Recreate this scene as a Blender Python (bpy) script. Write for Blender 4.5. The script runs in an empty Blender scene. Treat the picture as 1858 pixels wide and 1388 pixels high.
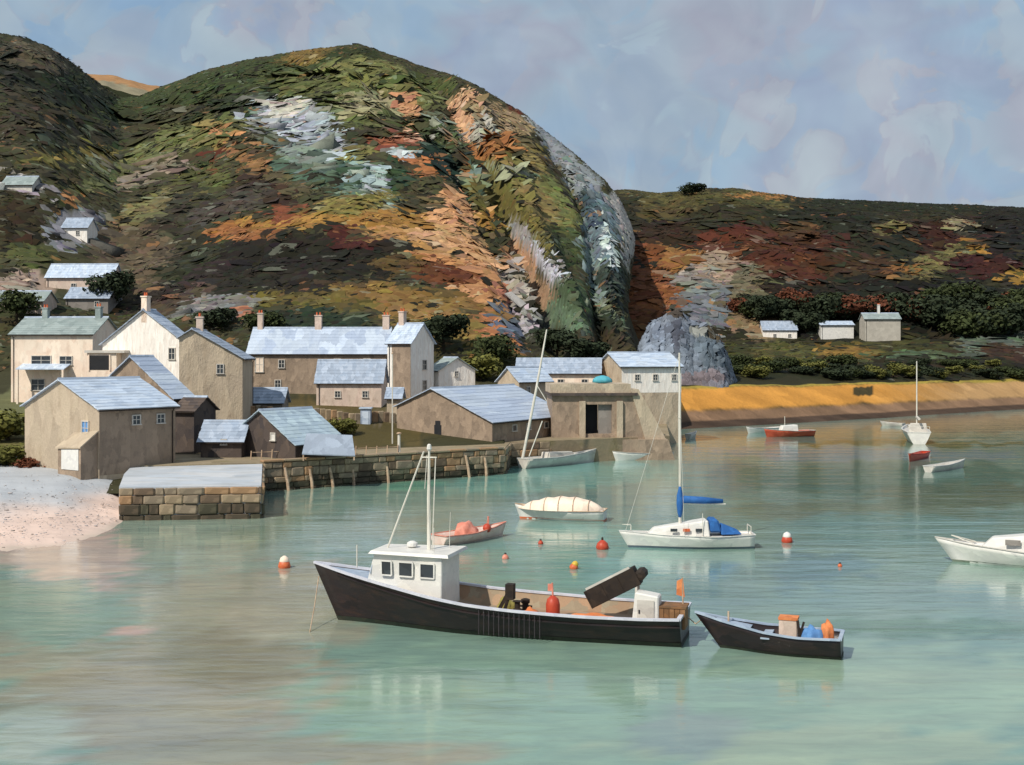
import bpy, bmesh, math, random
import numpy as np
from mathutils import Vector, Matrix
random.seed(7); RNG = np.random.default_rng(11)
C = bpy.context.scene.collection
scene = bpy.context.scene
R = math.radians

# ------------------------------------------------------------------ camera, light
F = 2243.0; EYE = 12.0; HOR = 640.0; CX = 929.0      # image projection constants: focal length (px), eye height (m), horizon row, centre column
cam = bpy.data.cameras.new('camera'); co = bpy.data.objects.new('camera', cam); C.objects.link(co)
co.location = (0, 0, EYE); co.rotation_euler = (R(90), 0, 0)
cam.sensor_width = 36; cam.sensor_fit = 'HORIZONTAL'; cam.lens = F/1858*36; cam.shift_y = -54/1858
cam.clip_start = .5; cam.clip_end = 9000
scene.camera = co
SUN_EL, SUN_AZ = 46, 40       # the sun stands behind the viewer's left shoulder
sun_from = Vector((-math.sin(R(SUN_AZ))*math.cos(R(SUN_EL)), -math.cos(R(SUN_AZ))*math.cos(R(SUN_EL)), math.sin(R(SUN_EL))))
sl = bpy.data.lights.new('sun', 'SUN'); sl.energy = 4.1; sl.angle = R(.8); sl.color = (1, .93, .82)
so = bpy.data.objects.new('sun', sl); C.objects.link(so)
so.rotation_euler = sun_from.to_track_quat('Z', 'Y').to_euler()
w = bpy.data.worlds.new('World'); scene.world = w; w.use_nodes = True
nt = w.node_tree; nt.nodes.clear(); N = nt.nodes.new; L = nt.links.new

def s2l(c):
    return tuple(((v/255)/12.92 if v/255 <= .04045 else ((v/255+.055)/1.055)**2.4) for v in c)
def rgba(c): return (*s2l(c), 1)

out = N('ShaderNodeOutputWorld'); mixs = N('ShaderNodeMixShader'); b1 = N('ShaderNodeBackground'); b2 = N('ShaderNodeBackground')
sky = N('ShaderNodeTexSky'); sky.sky_type = 'NISHITA'; sky.sun_disc = False; sky.sun_elevation = R(SUN_EL)
sky.sun_rotation = math.atan2(sun_from.x, sun_from.y)
L(sky.outputs[0], b1.inputs[0]); b1.inputs[1].default_value = .09
tc = N('ShaderNodeTexCoord')
def wnoise(scale, detail, dist, mp=(1, 1, 1)):
    m = N('ShaderNodeMapping'); m.inputs['Location'].default_value = (.37, .1, .22); m.inputs['Scale'].default_value = mp; L(tc.outputs['Generated'], m.inputs[0])
    n = N('ShaderNodeTexNoise'); n.inputs['Scale'].default_value = scale; n.inputs['Detail'].default_value = detail
    n.inputs['Distortion'].default_value = dist; L(m.outputs[0], n.inputs['Vector']); return n
def wmix(fac, a, b, typ='MIX'):
    m = N('ShaderNodeMix'); m.data_type = 'RGBA'; m.blend_type = typ
    if isinstance(fac, (int, float)): m.inputs[0].default_value = fac
    else: L(fac, m.inputs[0])
    for i, v in ((6, a), (7, b)):
        if isinstance(v, tuple): m.inputs[i].default_value = v
        else: L(v, m.inputs[i])
    return m.outputs[2]
def ramp(src, stops):
    r = N('ShaderNodeValToRGB'); e = r.color_ramp.elements
    while len(e) < len(stops): e.new(.5)
    for el, (p, c) in zip(e, stops): el.position = p; el.color = c
    L(src, r.inputs[0]); return r.outputs[0]
nA = wnoise(5.5, 3, .6, (1, 1, 1.6)); nB = wnoise(16, 4, 1.0); 
vor = N('ShaderNodeTexVoronoi'); vor.inputs['Scale'].default_value = 24; vor.feature = 'SMOOTH_F1'; vor.inputs['Smoothness'].default_value = .28
ad = N('ShaderNodeMixRGB') if False else None
va = N('ShaderNodeVectorMath'); va.operation = 'MULTIPLY_ADD'; L(nB.outputs['Color'], va.inputs[0]); va.inputs[1].default_value = (.12, .12, .12); L(tc.outputs['Generated'], va.inputs[2])
L(va.outputs[0], vor.inputs['Vector'])
cA = ramp(nA.outputs[0], [(.34, rgba((138, 168, 194))), (.46, rgba((160, 182, 196))), (.54, rgba((162, 166, 182))), (.68, rgba((182, 196, 204)))])
sp = N('ShaderNodeSeparateColor'); L(vor.outputs['Color'], sp.inputs[0])
cB = ramp(sp.outputs[0], [(.0, rgba((134, 164, 198))), (.35, rgba((154, 172, 190))), (.65, rgba((166, 168, 180))), (1, rgba((182, 192, 196)))])
cC = wmix(.42, cA, cB)
fine = ramp(nB.outputs[0], [(.35, (.90, .91, .93, 1)), (.65, (1.08, 1.07, 1.06, 1))])
cD = wmix(.8, cC, fine, 'MULTIPLY')
L(cD, b2.inputs[0]); b2.inputs[1].default_value = 1.06
mixs.inputs[0].default_value = .88
L(b1.outputs[0], mixs.inputs[1]); L(b2.outputs[0], mixs.inputs[2]); L(mixs.outputs[0], out.inputs[0])
scene.view_settings.view_transform = 'Standard'; scene.view_settings.look = 'None'
scene.view_settings.exposure = 0; scene.view_settings.gamma = 1
scene.render.engine = 'CYCLES'

# ------------------------------------------------------------------ image pixel helpers
def wp(px, py, D):            # image column/row at depth D -> world point
    return Vector(((px-CX)*D/F, D, EYE+(HOR-py)*D/F))
def onz(px, py, z=0.0):       # point on the level z
    D = (EYE-z)*F/(py-HOR); return Vector(((px-CX)*D/F, D, z))

# ------------------------------------------------------------------ materials
MATS = {}
def nmath(nt, op, a, b=None):
    n = nt.nodes.new('ShaderNodeMath'); n.operation = op
    for i, v in enumerate((a, b)):
        if v is None: continue
        if isinstance(v, (int, float)): n.inputs[i].default_value = v
        else: nt.links.new(v, n.inputs[i])
    return n.outputs[0]
def paint(name, rgb, rgb2=None, size=1.0, amt=.5, val=.16, rough=.6, bump=.35, stretch=(1, 1, 1), attr=False, spec=.3, metal=0, dist=.03, coat=0, stain=None, stain_amt=.5):
    """coat of colour laid on in uneven trowelled patches: patch colour, grain and relief follow the same strokes"""
    if name in MATS: return MATS[name]
    m = bpy.data.materials.new(name); m.use_nodes = True; t = m.node_tree; n = t.nodes; lk = t.links.new
    b = n['Principled BSDF']; b.inputs['Roughness'].default_value = rough; b.inputs['Specular IOR Level'].default_value = spec
    b.inputs['Metallic'].default_value = metal; b.inputs['Coat Weight'].default_value = coat
    tc = n.new('ShaderNodeTexCoord'); mp = n.new('ShaderNodeMapping'); mp.inputs['Scale'].default_value = tuple(s/size for s in stretch)
    lk(tc.outputs['Object'], mp.inputs[0])
    no = n.new('ShaderNodeTexNoise'); no.inputs['Scale'].default_value = 1.3; no.inputs['Detail'].default_value = 4; lk(mp.outputs[0], no.inputs['Vector'])
    va = n.new('ShaderNodeVectorMath'); va.operation = 'MULTIPLY_ADD'; lk(no.outputs['Color'], va.inputs[0]); va.inputs[1].default_value = (1.1, 1.1, 1.1); lk(mp.outputs[0], va.inputs[2])
    vo = n.new('ShaderNodeTexVoronoi'); vo.inputs['Scale'].default_value = 1.0; vo.feature = 'F1'
    lk(va.outputs[0], vo.inputs['Vector'])
    sp = n.new('ShaderNodeSeparateColor'); lk(vo.outputs['Color'], sp.inputs[0])
    no2 = n.new('ShaderNodeTexNoise'); no2.inputs['Scale'].default_value = 7; no2.inputs['Detail'].default_value = 5; no2.inputs['Roughness'].default_value = .65; lk(mp.outputs[0], no2.inputs['Vector'])
    def mix(f, a, bb, ty='MIX'):
        x = n.new('ShaderNodeMix'); x.data_type = 'RGBA'; x.blend_type = ty
        for i, v in ((0, f), (6, a), (7, bb)):
            if isinstance(v, (tuple, float, int)): x.inputs[i].default_value = v
            else: lk(v, x.inputs[i])
        return x.outputs[2]
    if attr:
        at = n.new('ShaderNodeAttribute'); at.attribute_name = 'Col'; base = at.outputs['Color']
    else: base = rgba(rgb)
    if rgb2 is not None: col = mix(nmath(t, 'MULTIPLY', sp.outputs[0], amt), base, rgba(rgb2))
    else: col = mix(0.0, base, base)
    vv = nmath(t, 'ADD', nmath(t, 'MULTIPLY', sp.outputs[1], 2*val), 1-val)
    vv = nmath(t, 'MULTIPLY', vv, nmath(t, 'ADD', nmath(t, 'MULTIPLY', no2.outputs[0], 2*val*1.3), 1-val*1.3))
    cb = n.new('ShaderNodeCombineColor'); [lk(vv, cb.inputs[i]) for i in range(3)]
    col = mix(1.0, col, cb.outputs[0], 'MULTIPLY')
    if stain:
        r = n.new('ShaderNodeValToRGB'); r.color_ramp.elements[0].position = .52; r.color_ramp.elements[1].position = .72; lk(no.outputs[0], r.inputs[0])
        col = mix(nmath(t, 'MULTIPLY', r.outputs[0], stain_amt), col, rgba(stain))
    lk(col, b.inputs['Base Color'])
    bu = n.new('ShaderNodeBump'); bu.inputs['Strength'].default_value = bump; bu.inputs['Distance'].default_value = dist*size*3
    lk(nmath(t, 'ADD', nmath(t, 'MULTIPLY', vo.outputs['Distance'], .7), nmath(t, 'MULTIPLY', no2.outputs[0], .6)), bu.inputs['Height'])
    lk(bu.outputs[0], b.inputs['Normal'])
    MATS[name] = m; return m

slate = paint('slate_roof', (176, 192, 212), (208, 218, 228), .8, .7, .12, .5, .5, (.6, 1.6, 1), stain=(142, 154, 172))
slate_d = paint('slate_roof_dark', (146, 160, 178), (180, 190, 204), .7, .6, .14, .5, .5, (.6, 1.5, 1))
slate_w = paint('slate_roof_worn', (190, 202, 216), (160, 174, 196), 1.7, .9, .1, .5, .6, (.35, 1.3, 1), stain=(146, 160, 180))
slate_g = paint('slate_roof_green', (135, 148, 146), (165, 175, 172), .8, .6, .12, .55, .4)
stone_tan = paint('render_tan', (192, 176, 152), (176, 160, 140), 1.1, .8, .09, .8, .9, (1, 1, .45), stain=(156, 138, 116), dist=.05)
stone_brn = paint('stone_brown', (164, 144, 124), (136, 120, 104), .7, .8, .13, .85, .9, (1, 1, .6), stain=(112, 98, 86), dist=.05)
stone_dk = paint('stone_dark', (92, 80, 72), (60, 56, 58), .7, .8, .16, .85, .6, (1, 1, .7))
stone_pink = paint('stone_pink', (204, 186, 170), (212, 188, 174), .8, .7, .1, .8, .5, (1, 1, .6), stain=(150, 128, 112))
stone_grey = paint('render_grey', (140, 134, 128), (122, 116, 110), 1, .7, .08, .8, .4)
cream = paint('cream_render', (244, 228, 208), (238, 208, 186), .9, .6, .07, .7, .5, (1, 1, .5), stain=(196, 170, 150), stain_amt=.45)
white_r = paint('white_render', (248, 244, 236), (236, 226, 214), .5, .8, .06, .65, 1.0, (1.6, 1.6, .35), stain=(200, 184, 172), stain_amt=.4)
white_b = paint('white_paint', (226, 224, 216), (204, 202, 200), .35, .6, .06, .4, .3, (.6, 1, 1))
white_dull = paint('white_dull', (205, 200, 190), (178, 172, 165), .35, .6, .1, .5, .4, (.5, 1, 1))
glass = paint('window_glass', (46, 50, 54), (74, 82, 88), .5, .5, .1, .12, .05, spec=.6)
dark_op = paint('dark_opening', (44, 44, 46), (30, 34, 40), .6, .5, .1, .8, .2)
blackhull = paint('black_hull', (34, 29, 33), (48, 36, 36), .35, .8, .2, .38, .35, (.35, 1, 1.2), spec=.4, stain=(66, 46, 38), stain_amt=.5)
antifoul = paint('weeded_boot', (36, 44, 36), (52, 52, 40), .35, .8, .2, .6, .3)
deckm = paint('deck_boards', (150, 138, 120), (170, 130, 96), .4, .7, .15, .8, .4, (.4, 1.5, 1))
rail_m = paint('rail_paint', (192, 194, 206), (210, 210, 214), .3, .6, .08, .5, .3)
rail_b = paint('deck_bluegrey', (150, 166, 186), (176, 188, 200), .4, .6, .1, .5, .3)
blackm = paint('tarred_timber', (52, 42, 34), (36, 30, 28), .25, .7, .2, .7, .5)
brownm = paint('brown_box', (112, 86, 60), (140, 98, 62), .25, .8, .15, .7, .4)
orange = paint('orange_net', (214, 136, 86), (196, 110, 66), .2, .8, .15, .8, .6)
orange_f = paint('orange_float', (206, 112, 70), (190, 84, 52), .15, .8, .1, .45, .2)
red_f = paint('red_float', (188, 78, 54), (170, 60, 44), .15, .8, .1, .45, .2)
yellow_f = paint('yellow_float', (212, 184, 70), (200, 160, 60), .12, .7, .08, .45, .2)
salmon = paint('salmon_cover', (222, 150, 130), (206, 120, 100), .3, .8, .1, .7, .4)
pinkhull = paint('pink_white_hull', (222, 202, 190), (214, 180, 166), .4, .8, .08, .5, .3)
redhull = paint('red_hull', (190, 92, 66), (176, 70, 50), .5, .8, .12, .5, .3)
bluec = paint('blue_canvas', (48, 104, 168), (38, 84, 146), .3, .7, .1, .7, .4)
bluelt = paint('blue_tarpaulin', (98, 146, 196), (80, 124, 178), .25, .7, .08, .7, .4)
turq = paint('turquoise_tarpaulin', (88, 170, 184), (70, 150, 170), .4, .6, .08, .7, .3)
alu = paint('mast_paint', (218, 214, 202), (196, 190, 178), .2, .6, .08, .45, .3, (1, 1, .3))
timber = paint('pale_timber', (196, 172, 146), (160, 132, 108), .3, .8, .12, .8, .5)
concrete = paint('quay_top', (176, 184, 192), (196, 196, 196), 1.6, .8, .08, .85, .4, (.5, 1, 1), stain=(150, 150, 146))
bark = paint('bark', (74, 62, 48), (56, 48, 38), .4, .7, .15, .9, .5)
stones = [paint('quay_stone_'+n, a, b, .5, .8, .14, .85, .6) for n, a, b in (
    ('tan', (160, 142, 116), (142, 124, 102)), ('grey', (146, 132, 112), (128, 114, 98)), ('orange', (166, 134, 102), (150, 118, 86)),
    ('umber', (116, 98, 80), (98, 84, 70)), ('sand', (152, 136, 112), (134, 122, 104)))]
mortar = paint('wall_core', (84, 74, 64), (66, 60, 54), .6, .7, .15, .9, .5)
weed = [paint('weedy_stone_'+n, a, b, .5, .8, .18, .8, .6) for n, a, b in (
    ('dark', (88, 76, 62), (68, 64, 52)), ('green', (82, 78, 62), (66, 64, 50)))]

# ------------------------------------------------------------------ mesh + object helpers
class MB:
    def __init__(s): s.v = []; s.f = []
    def add(s, vs, fs):
        o = len(s.v); s.v += [tuple(v) for v in vs]; s.f += [tuple(i+o for i in f) for f in fs]; return s
    def box(s, x0, x1, y0, y1, z0, z1, M=None):
        vs = [Vector(p) for p in ((x0, y0, z0), (x1, y0, z0), (x1, y1, z0), (x0, y1, z0), (x0, y0, z1), (x1, y0, z1), (x1, y1, z1), (x0, y1, z1))]
        if M: vs = [M @ v for v in vs]
        return s.add(vs, [(0, 3, 2, 1), (4, 5, 6, 7), (0, 1, 5, 4), (1, 2, 6, 5), (2, 3, 7, 6), (3, 0, 4, 7)])
    def bar(s, a, b, wd, ht=None):     # square bar between two points
        a = Vector(a); b = Vector(b); d = b-a; q = d.to_track_quat('Z', 'Y').to_matrix().to_4x4(); q.translation = a
        ht = ht or wd; return s.box(-wd/2, wd/2, -ht/2, ht/2, 0, d.length, q)
    def tube(s, pts, rad, n=8):
        pts = [Vector(p) for p in pts]; rings = []
        if not hasattr(rad, '__len__'): rad = [rad]*len(pts)
        for i, p in enumerate(pts):
            d = (pts[min(i+1, len(pts)-1)]-pts[max(i-1, 0)]).normalized(); q = d.to_track_quat('Z', 'Y').to_matrix()
            rings.append([p+q @ Vector((math.cos(2*math.pi*k/n)*rad[i], math.sin(2*math.pi*k/n)*rad[i], 0)) for k in range(n)])
        fs = [(i*n+k, i*n+(k+1) % n, (i+1)*n+(k+1) % n, (i+1)*n+k) for i in range(len(pts)-1) for k in range(n)]
        fs += [tuple(range(n))[::-1], tuple((len(pts)-1)*n+k for k in range(n))]
        return s.add([v for r in rings for v in r], fs)
    def lathe(s, prof, c=(0, 0, 0), n=14, sx=1, sy=1):
        c = Vector(c); vs = [c+Vector((math.cos(2*math.pi*k/n)*r*sx, math.sin(2*math.pi*k/n)*r*sy, z)) for r, z in prof for k in range(n)]
        fs = [(i*n+k, i*n+(k+1) % n, (i+1)*n+(k+1) % n, (i+1)*n+k) for i in range(len(prof)-1) for k in range(n)]
        fs += [tuple(range(n))[::-1], tuple((len(prof)-1)*n+k for k in range(n))]
        return s.add(vs, fs)
    def build(s, name, mat, parent=None, loc=None, rz=0, bevel=0, smooth=False, sub=0):
        me = bpy.data.meshes.new(name); me.from_pydata(s.v, [], s.f)
        bm = bmesh.new(); bm.from_mesh(me)
        if smooth or sub: bmesh.ops.remove_doubles(bm, verts=bm.verts, dist=1e-4)
        bmesh.ops.recalc_face_normals(bm, faces=bm.faces)
        if bevel: bmesh.ops.bevel(bm, geom=list(bm.edges), offset=bevel, segments=1, affect='EDGES', clamp_overlap=True)
        bm.to_mesh(me); bm.free()
        if smooth: me.shade_smooth()
        me.materials.append(mat)
        o = bpy.data.objects.new(name, me); C.objects.link(o)
        if parent: o.parent = parent
        if loc is not None: o.location = loc
        o.rotation_euler.z = rz
        return o
def tag(o, label=None, cat=None, group=None, kind=None):
    for k, v in (('label', label), ('category', cat), ('group', group), ('kind', kind)):
        if v: o[k] = v
    return o
def thing(name, label, cat, loc=(0, 0, 0), rz=0, group=None):
    o = bpy.data.objects.new(name, None); C.objects.link(o); o.location = loc; o.rotation_euler.z = rz
    o.empty_display_size = .2
    return tag(o, label, cat, group)
def dup(o, loc=None, rz=None, label=None, scale=None, parent=None):
    c = o.copy(); C.objects.link(c)
    if parent: c.parent = parent
    if loc is not None: c.location = loc
    if rz is not None: c.rotation_euler.z = rz
    if scale is not None: c.scale = scale
    if label: c['label'] = label
    for ch in list(o.children): dup(ch, parent=c)
    return c

# ------------------------------------------------------------------ noise
_T = RNG.random((256, 256)).astype(np.float64)
def vnoise(x, y):
    x = np.asarray(x, float); y = np.asarray(y, float)
    xi = np.floor(x).astype(int); yi = np.floor(y).astype(int); fx = x-xi; fy = y-yi
    fx = fx*fx*(3-2*fx); fy = fy*fy*(3-2*fy)
    a = _T[xi & 255, yi & 255]; b = _T[(xi+1) & 255, yi & 255]; c = _T[xi & 255, (yi+1) & 255]; d = _T[(xi+1) & 255, (yi+1) & 255]
    return (a*(1-fx)+b*fx)*(1-fy)+(c*(1-fx)+d*fx)*fy
def fbm(x, y, o=4):
    s = 0; a = .5; t = 0
    for k in range(o): s = s+a*vnoise(x*2**k+17*k, y*2**k+31*k); t += a; a *= .5
    return s/t*2-1
def sstep(a, b, x): t = np.clip((x-a)/(b-a), 0, 1); return t*t*(3-2*t)

# ------------------------------------------------------------------ terrain
CR_U = [-1500, -700, -300, 0, 50, 90, 150, 215, 250, 290, 380, 450, 560, 650, 700, 780, 850, 900, 950, 990, 1050, 1100, 1125, 1145, 1153, 1160, 1175, 1400]
CR_Y = [300, 150, 70, 60, 68, 84, 128, 178, 176, 160, 126, 108, 90, 80, 98, 125, 148, 178, 207, 240, 287, 332, 366, 408, 440, 520, 640, 650]
CR_D = [500, 450, 440, 430, 430, 440, 480, 520, 530, 540, 540, 530, 520, 510, 505, 495, 480, 470, 460, 450, 430, 412, 405, 400, 398, 396, 390, 390]
def ztown(D): return np.interp(D, [0, 60, 95, 112, 124, 140, 156, 176, 192], [-3, -3, 1.0, 2.2, 3.2, 4.9, 6.1, 7.2, 9.0])
def zmain(u, D, detail=True):
    u = np.asarray(u, float); D = np.asarray(D, float)
    cy = np.interp(u, CR_U, CR_Y); cd = np.interp(u, CR_U, CR_D); zc = EYE+(HOR-cy)*cd/F
    Dt = D-np.interp(u, [450, 620, 900, 1000], [0, 5, 13, 18])*np.clip((196-D)/40, 0, 1)
    zb = 9.0; t = (D-192)/(cd-192); tc_ = np.clip(t, 0, 1)
    g = .9*tc_+.1*np.sin(tc_*math.pi/2)
    z = np.where(t <= 0, ztown(Dt), zb+(zc-zb)*g)
    z = np.where(t > 1, zc-(D-cd)*.30-((D-cd)/60)**2*.4, z)
    z = np.maximum(z, -5+0*z) if False else z
    if detail:
        x = (u-CX)*D/F
        hw = np.clip(tc_*6, 0, 1)*np.clip((1-tc_)*5+.12, 0, 1)*np.where(t > 1, .3, 1)
        amp = hw*np.clip((zc-zb)/60, 0, 1)
        rid = 1-np.abs(fbm(x/34+D/60, D/48, 4))*2
        ug = np.interp(tc_, [.05, .45, .9], [1020, 890, 770]); ug2 = np.interp(tc_, [.05, .5, .9], [1105, 1065, 985]); ug3 = np.interp(tc_, [.05, .5, .9], [960, 800, 500])
        gz = 7*np.exp(-((u-ug)/26)**2)+5*np.exp(-((u-ug2)/15)**2)+4*np.exp(-((u-ug3)/20)**2)-3.5*np.exp(-((u-ug-42)/22)**2)
        z = z-gz*np.clip(tc_*8, 0, 1)*np.clip((1-tc_)*4, 0, 1)*np.where(t > 1, 0, 1)
        z = z+amp*(5.5*fbm(x/46+3, D/40+1, 5)+3.2*rid*sstep(.2, .6, tc_)+1.6*fbm(x/9, D/9, 3))
    return np.maximum(z, -30)
HC_U = [900, 1145, 1200, 1260, 1330, 1400, 1480, 1600, 1858, 2400, 3400]
HC_Y = [350, 346, 352, 346, 343, 352, 362, 368, 379, 420, 500]
SH_U = [900, 1180, 1230, 1400, 1600, 1858, 2300, 3400]
SH_D = [190, 192, 193, 206, 226, 262, 300, 380]
def zhead(u, D, detail=True):
    u = np.asarray(u, float); D = np.asarray(D, float)
    sd = np.interp(u, SH_U, SH_D); cy = np.interp(u, HC_U, HC_Y); zc = EYE+(HOR-cy)*540/F
    d = D-sd
    z = np.interp(d, [-15, 0, 5, 9, 12, 40, 70, 110], [-4, -.1, 1.2, 1.9, 2.2, 2.6, 5, 9])
    # orange bank crest, then fields
    zbank = EYE-(sd_row(u)-HOR)*(sd+22)/F
    z = np.where(d < 8, np.interp(d, [-15, 0, 8], [-4, -.1, 1.1]), z)
    z = np.where((d >= 8) & (d < 22), 1.1+(zbank-1.1)*((d-8)/14)**.9, z)
    zf = zbank+(15.5-zbank)*np.clip((D-sd-22)/np.maximum(330-sd-22, 20), 0, 1)
    z = np.where(d >= 22, zf, z)
    t = np.clip((D-335)/(540-335), 0, 1.)
    z = np.where(D > 335, 15.5+(zc-15.5)*(1-(1-t)**1.5), z)
    z = np.where(D > 540, zc-(D-540)*.2, z)
    if detail:
        x = (u-CX)*D/F
        z = z+np.clip((D-320)/60, 0, 1)*np.clip((560-D)/100, .1, 1)*(5*fbm(x/40+9, D/40, 4)+1.2*fbm(x/8, D/8, 3))+np.clip(d/20, 0, 1)*.35*fbm(x/6, D/6, 3)
    return np.maximum(z, -30)
def sd_row(u): return np.interp(u, [1180, 1500, 1858, 2400], [703, 698, 690, 682])
def hit(px, py, fn=None, d0=100, d1=560):
    fn = fn or (zmain if px < 1150 else zhead)
    D = np.arange(d0, d1, .5); z = fn(np.full_like(D, px), D); ray = EYE+(HOR-py)*D/F
    k = np.where(z >= ray)[0]; Dh = D[k[0]] if len(k) else d1
    return Vector(((px-CX)*Dh/F, Dh, EYE+(HOR-py)*Dh/F))

# ground cover patches in image pixels, projected onto the terrain: column, row, half widths, lean, colour of bracken / heather / turf / rock there
P = [
 (80,150,140,80,35,(50,54,38)),(70,105,70,24,25,(92,84,62)),(160,180,90,36,30,(44,56,36)),(110,240,150,50,10,(62,64,42)),(40,210,50,60,0,(70,64,44)),
 (140,283,110,13,-4,(122,110,50)),(30,330,40,20,0,(178,172,166)),(75,350,30,14,10,(140,136,138)),(130,415,60,42,0,(128,128,134)),(150,348,52,10,-20,(204,118,66)),
 (215,405,20,13,0,(186,112,80)),(30,410,40,60,0,(62,50,30)),(50,462,50,26,0,(86,90,46)),(200,320,80,22,-25,(98,104,60)),(185,300,30,10,-10,(120,122,90)),
 (40,520,60,30,0,(150,128,112)),(170,530,60,30,0,(140,124,112)),(90,550,120,18,0,(74,78,56)),
 (400,150,220,30,-14,(66,78,40)),(560,102,60,16,-10,(124,98,44)),(640,105,60,18,0,(58,68,32)),(700,150,110,34,15,(114,116,62)),(420,200,150,24,-22,(54,66,36)),
 (300,262,110,26,-24,(106,110,60)),(400,240,60,20,-30,(110,110,56)),(280,312,70,18,-22,(126,114,94)),(310,330,60,10,-22,(70,62,48)),(360,330,70,30,-20,(92,96,46)),
 (600,180,140,40,15,(92,100,50)),(690,190,70,22,5,(144,138,98)),(770,150,80,14,10,(78,88,40)),
 (530,215,80,40,15,(152,160,168)),(520,195,40,18,0,(170,166,150)),(600,268,95,30,35,(142,152,160)),(640,300,60,14,30,(176,190,192)),(680,340,58,48,60,(142,162,156)),(745,282,50,10,15,(170,184,184)),
 (575,305,90,34,20,(74,100,80)),(540,280,60,20,20,(112,126,116)),(650,280,26,14,0,(120,116,60)),(715,330,22,40,0,(54,78,50)),
 (425,262,56,12,38,(208,128,74)),(465,300,80,20,35,(152,104,58)),(395,285,12,34,0,(116,52,32)),(490,345,60,30,20,(66,46,34)),(520,330,60,12,20,(92,84,54)),
 (770,295,34,30,20,(204,112,58)),(720,257,60,10,0,(178,84,54)),(745,195,22,34,-20,(204,134,88)),(745,245,30,10,30,(214,150,120)),
 (850,212,44,54,-10,(206,150,108)),(905,215,60,30,25,(154,128,90)),(885,275,46,30,-20,(188,108,50)),(868,235,18,28,0,(150,146,130)),(800,240,24,18,0,(150,156,138)),(940,190,20,14,0,(130,50,30)),
 (790,255,60,20,48,(70,84,46)),(830,310,80,24,42,(38,58,48)),(860,325,40,18,40,(120,138,122)),(880,375,60,18,42,(48,72,54)),(930,330,60,50,30,(116,110,52)),(930,400,110,36,40,(108,98,44)),(960,300,22,60,-15,(128,112,60)),(930,310,40,14,10,(138,144,110)),
 (990,240,50,12,45,(150,152,150)),(1010,270,50,22,52,(118,124,130)),(1060,330,60,30,52,(128,136,138)),(1090,400,50,36,72,(104,124,130)),(1070,380,40,16,60,(66,84,96)),
 (1130,390,60,18,80,(158,154,148)),(1140,440,46,14,90,(164,160,150)),(1085,460,60,26,85,(92,112,120)),(1075,500,70,20,80,(112,130,124)),(1110,510,50,22,85,(62,74,64)),(1100,440,60,8,78,(170,184,180)),
 (1030,430,60,20,65,(72,84,44)),(1015,370,60,22,60,(114,118,60)),(1020,460,60,12,70,(48,60,34)),(980,370,50,16,45,(130,112,60)),
 (700,398,240,18,2,(166,114,44)),(825,395,44,50,20,(208,140,90)),(780,440,150,24,5,(190,130,66)),(820,440,90,24,10,(206,148,98)),(880,470,90,22,32,(206,144,92)),(860,520,80,44,35,(198,128,78)),(900,600,60,20,55,(204,112,62)),
 (450,420,90,20,-5,(172,98,46)),(570,405,130,13,0,(168,116,44)),(520,390,40,18,0,(150,70,40)),(640,370,80,20,-10,(130,118,54)),
 (560,470,230,50,0,(44,40,30)),(300,410,110,60,-30,(66,62,44)),(420,372,90,26,-20,(78,70,58)),(450,515,210,36,0,(50,46,34)),(645,440,46,12,0,(88,36,30)),(620,420,30,10,0,(96,40,28)),
 (790,470,60,12,10,(212,132,70)),(800,495,70,22,10,(120,58,28)),(720,480,60,14,0,(96,72,34)),(600,545,200,16,0,(104,90,40)),(560,580,130,24,0,(46,62,44)),(740,540,150,22,8,(132,100,46)),(780,580,110,22,15,(150,110,54)),(800,615,90,22,20,(110,92,40)),
 (250,470,70,90,-35,(98,84,62)),(330,520,120,28,-24,(58,50,42)),(330,545,80,20,-20,(82,66,52)),(260,380,70,20,-30,(112,104,62)),(350,470,70,24,-30,(56,58,38)),(400,560,70,30,0,(120,118,116)),(440,570,20,14,0,(190,110,76)),
 (900,440,60,14,45,(60,64,40)),(960,440,70,13,48,(140,136,134)),(1010,500,70,16,55,(168,166,176)),(945,470,60,20,50,(190,130,90)),(930,505,50,20,60,(150,140,130)),(990,540,60,24,55,(160,122,90)),(920,540,40,16,60,(204,112,84)),
 (930,600,50,15,65,(92,104,124)),(955,585,56,14,62,(152,146,150)),(985,600,30,20,60,(64,66,70)),(1050,550,60,26,55,(74,92,60)),(1035,590,60,24,50,(96,120,90)),(1100,575,46,18,42,(120,132,108)),(1105,600,50,26,50,(50,60,42)),(1000,625,70,20,0,(60,60,40)),(870,640,80,24,25,(78,76,34)),(850,600,40,24,30,(130,104,46)),(1110,620,60,24,0,(70,62,40)),
 (600,770,200,50,0,(104,88,46)),(690,770,70,40,0,(96,84,42)),(560,750,70,12,0,(120,104,58)),(20,800,60,50,0,(120,112,60)),(40,835,80,16,10,(184,122,74)),(20,740,40,30,0,(110,112,70)),(110,715,60,14,0,(196,146,96)),(470,690,60,24,0,(96,100,46)),(470,665,40,10,0,(80,96,50)),(300,800,200,30,0,(90,80,62)),
 (960,740,300,40,0,(120,106,86))]
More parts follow.
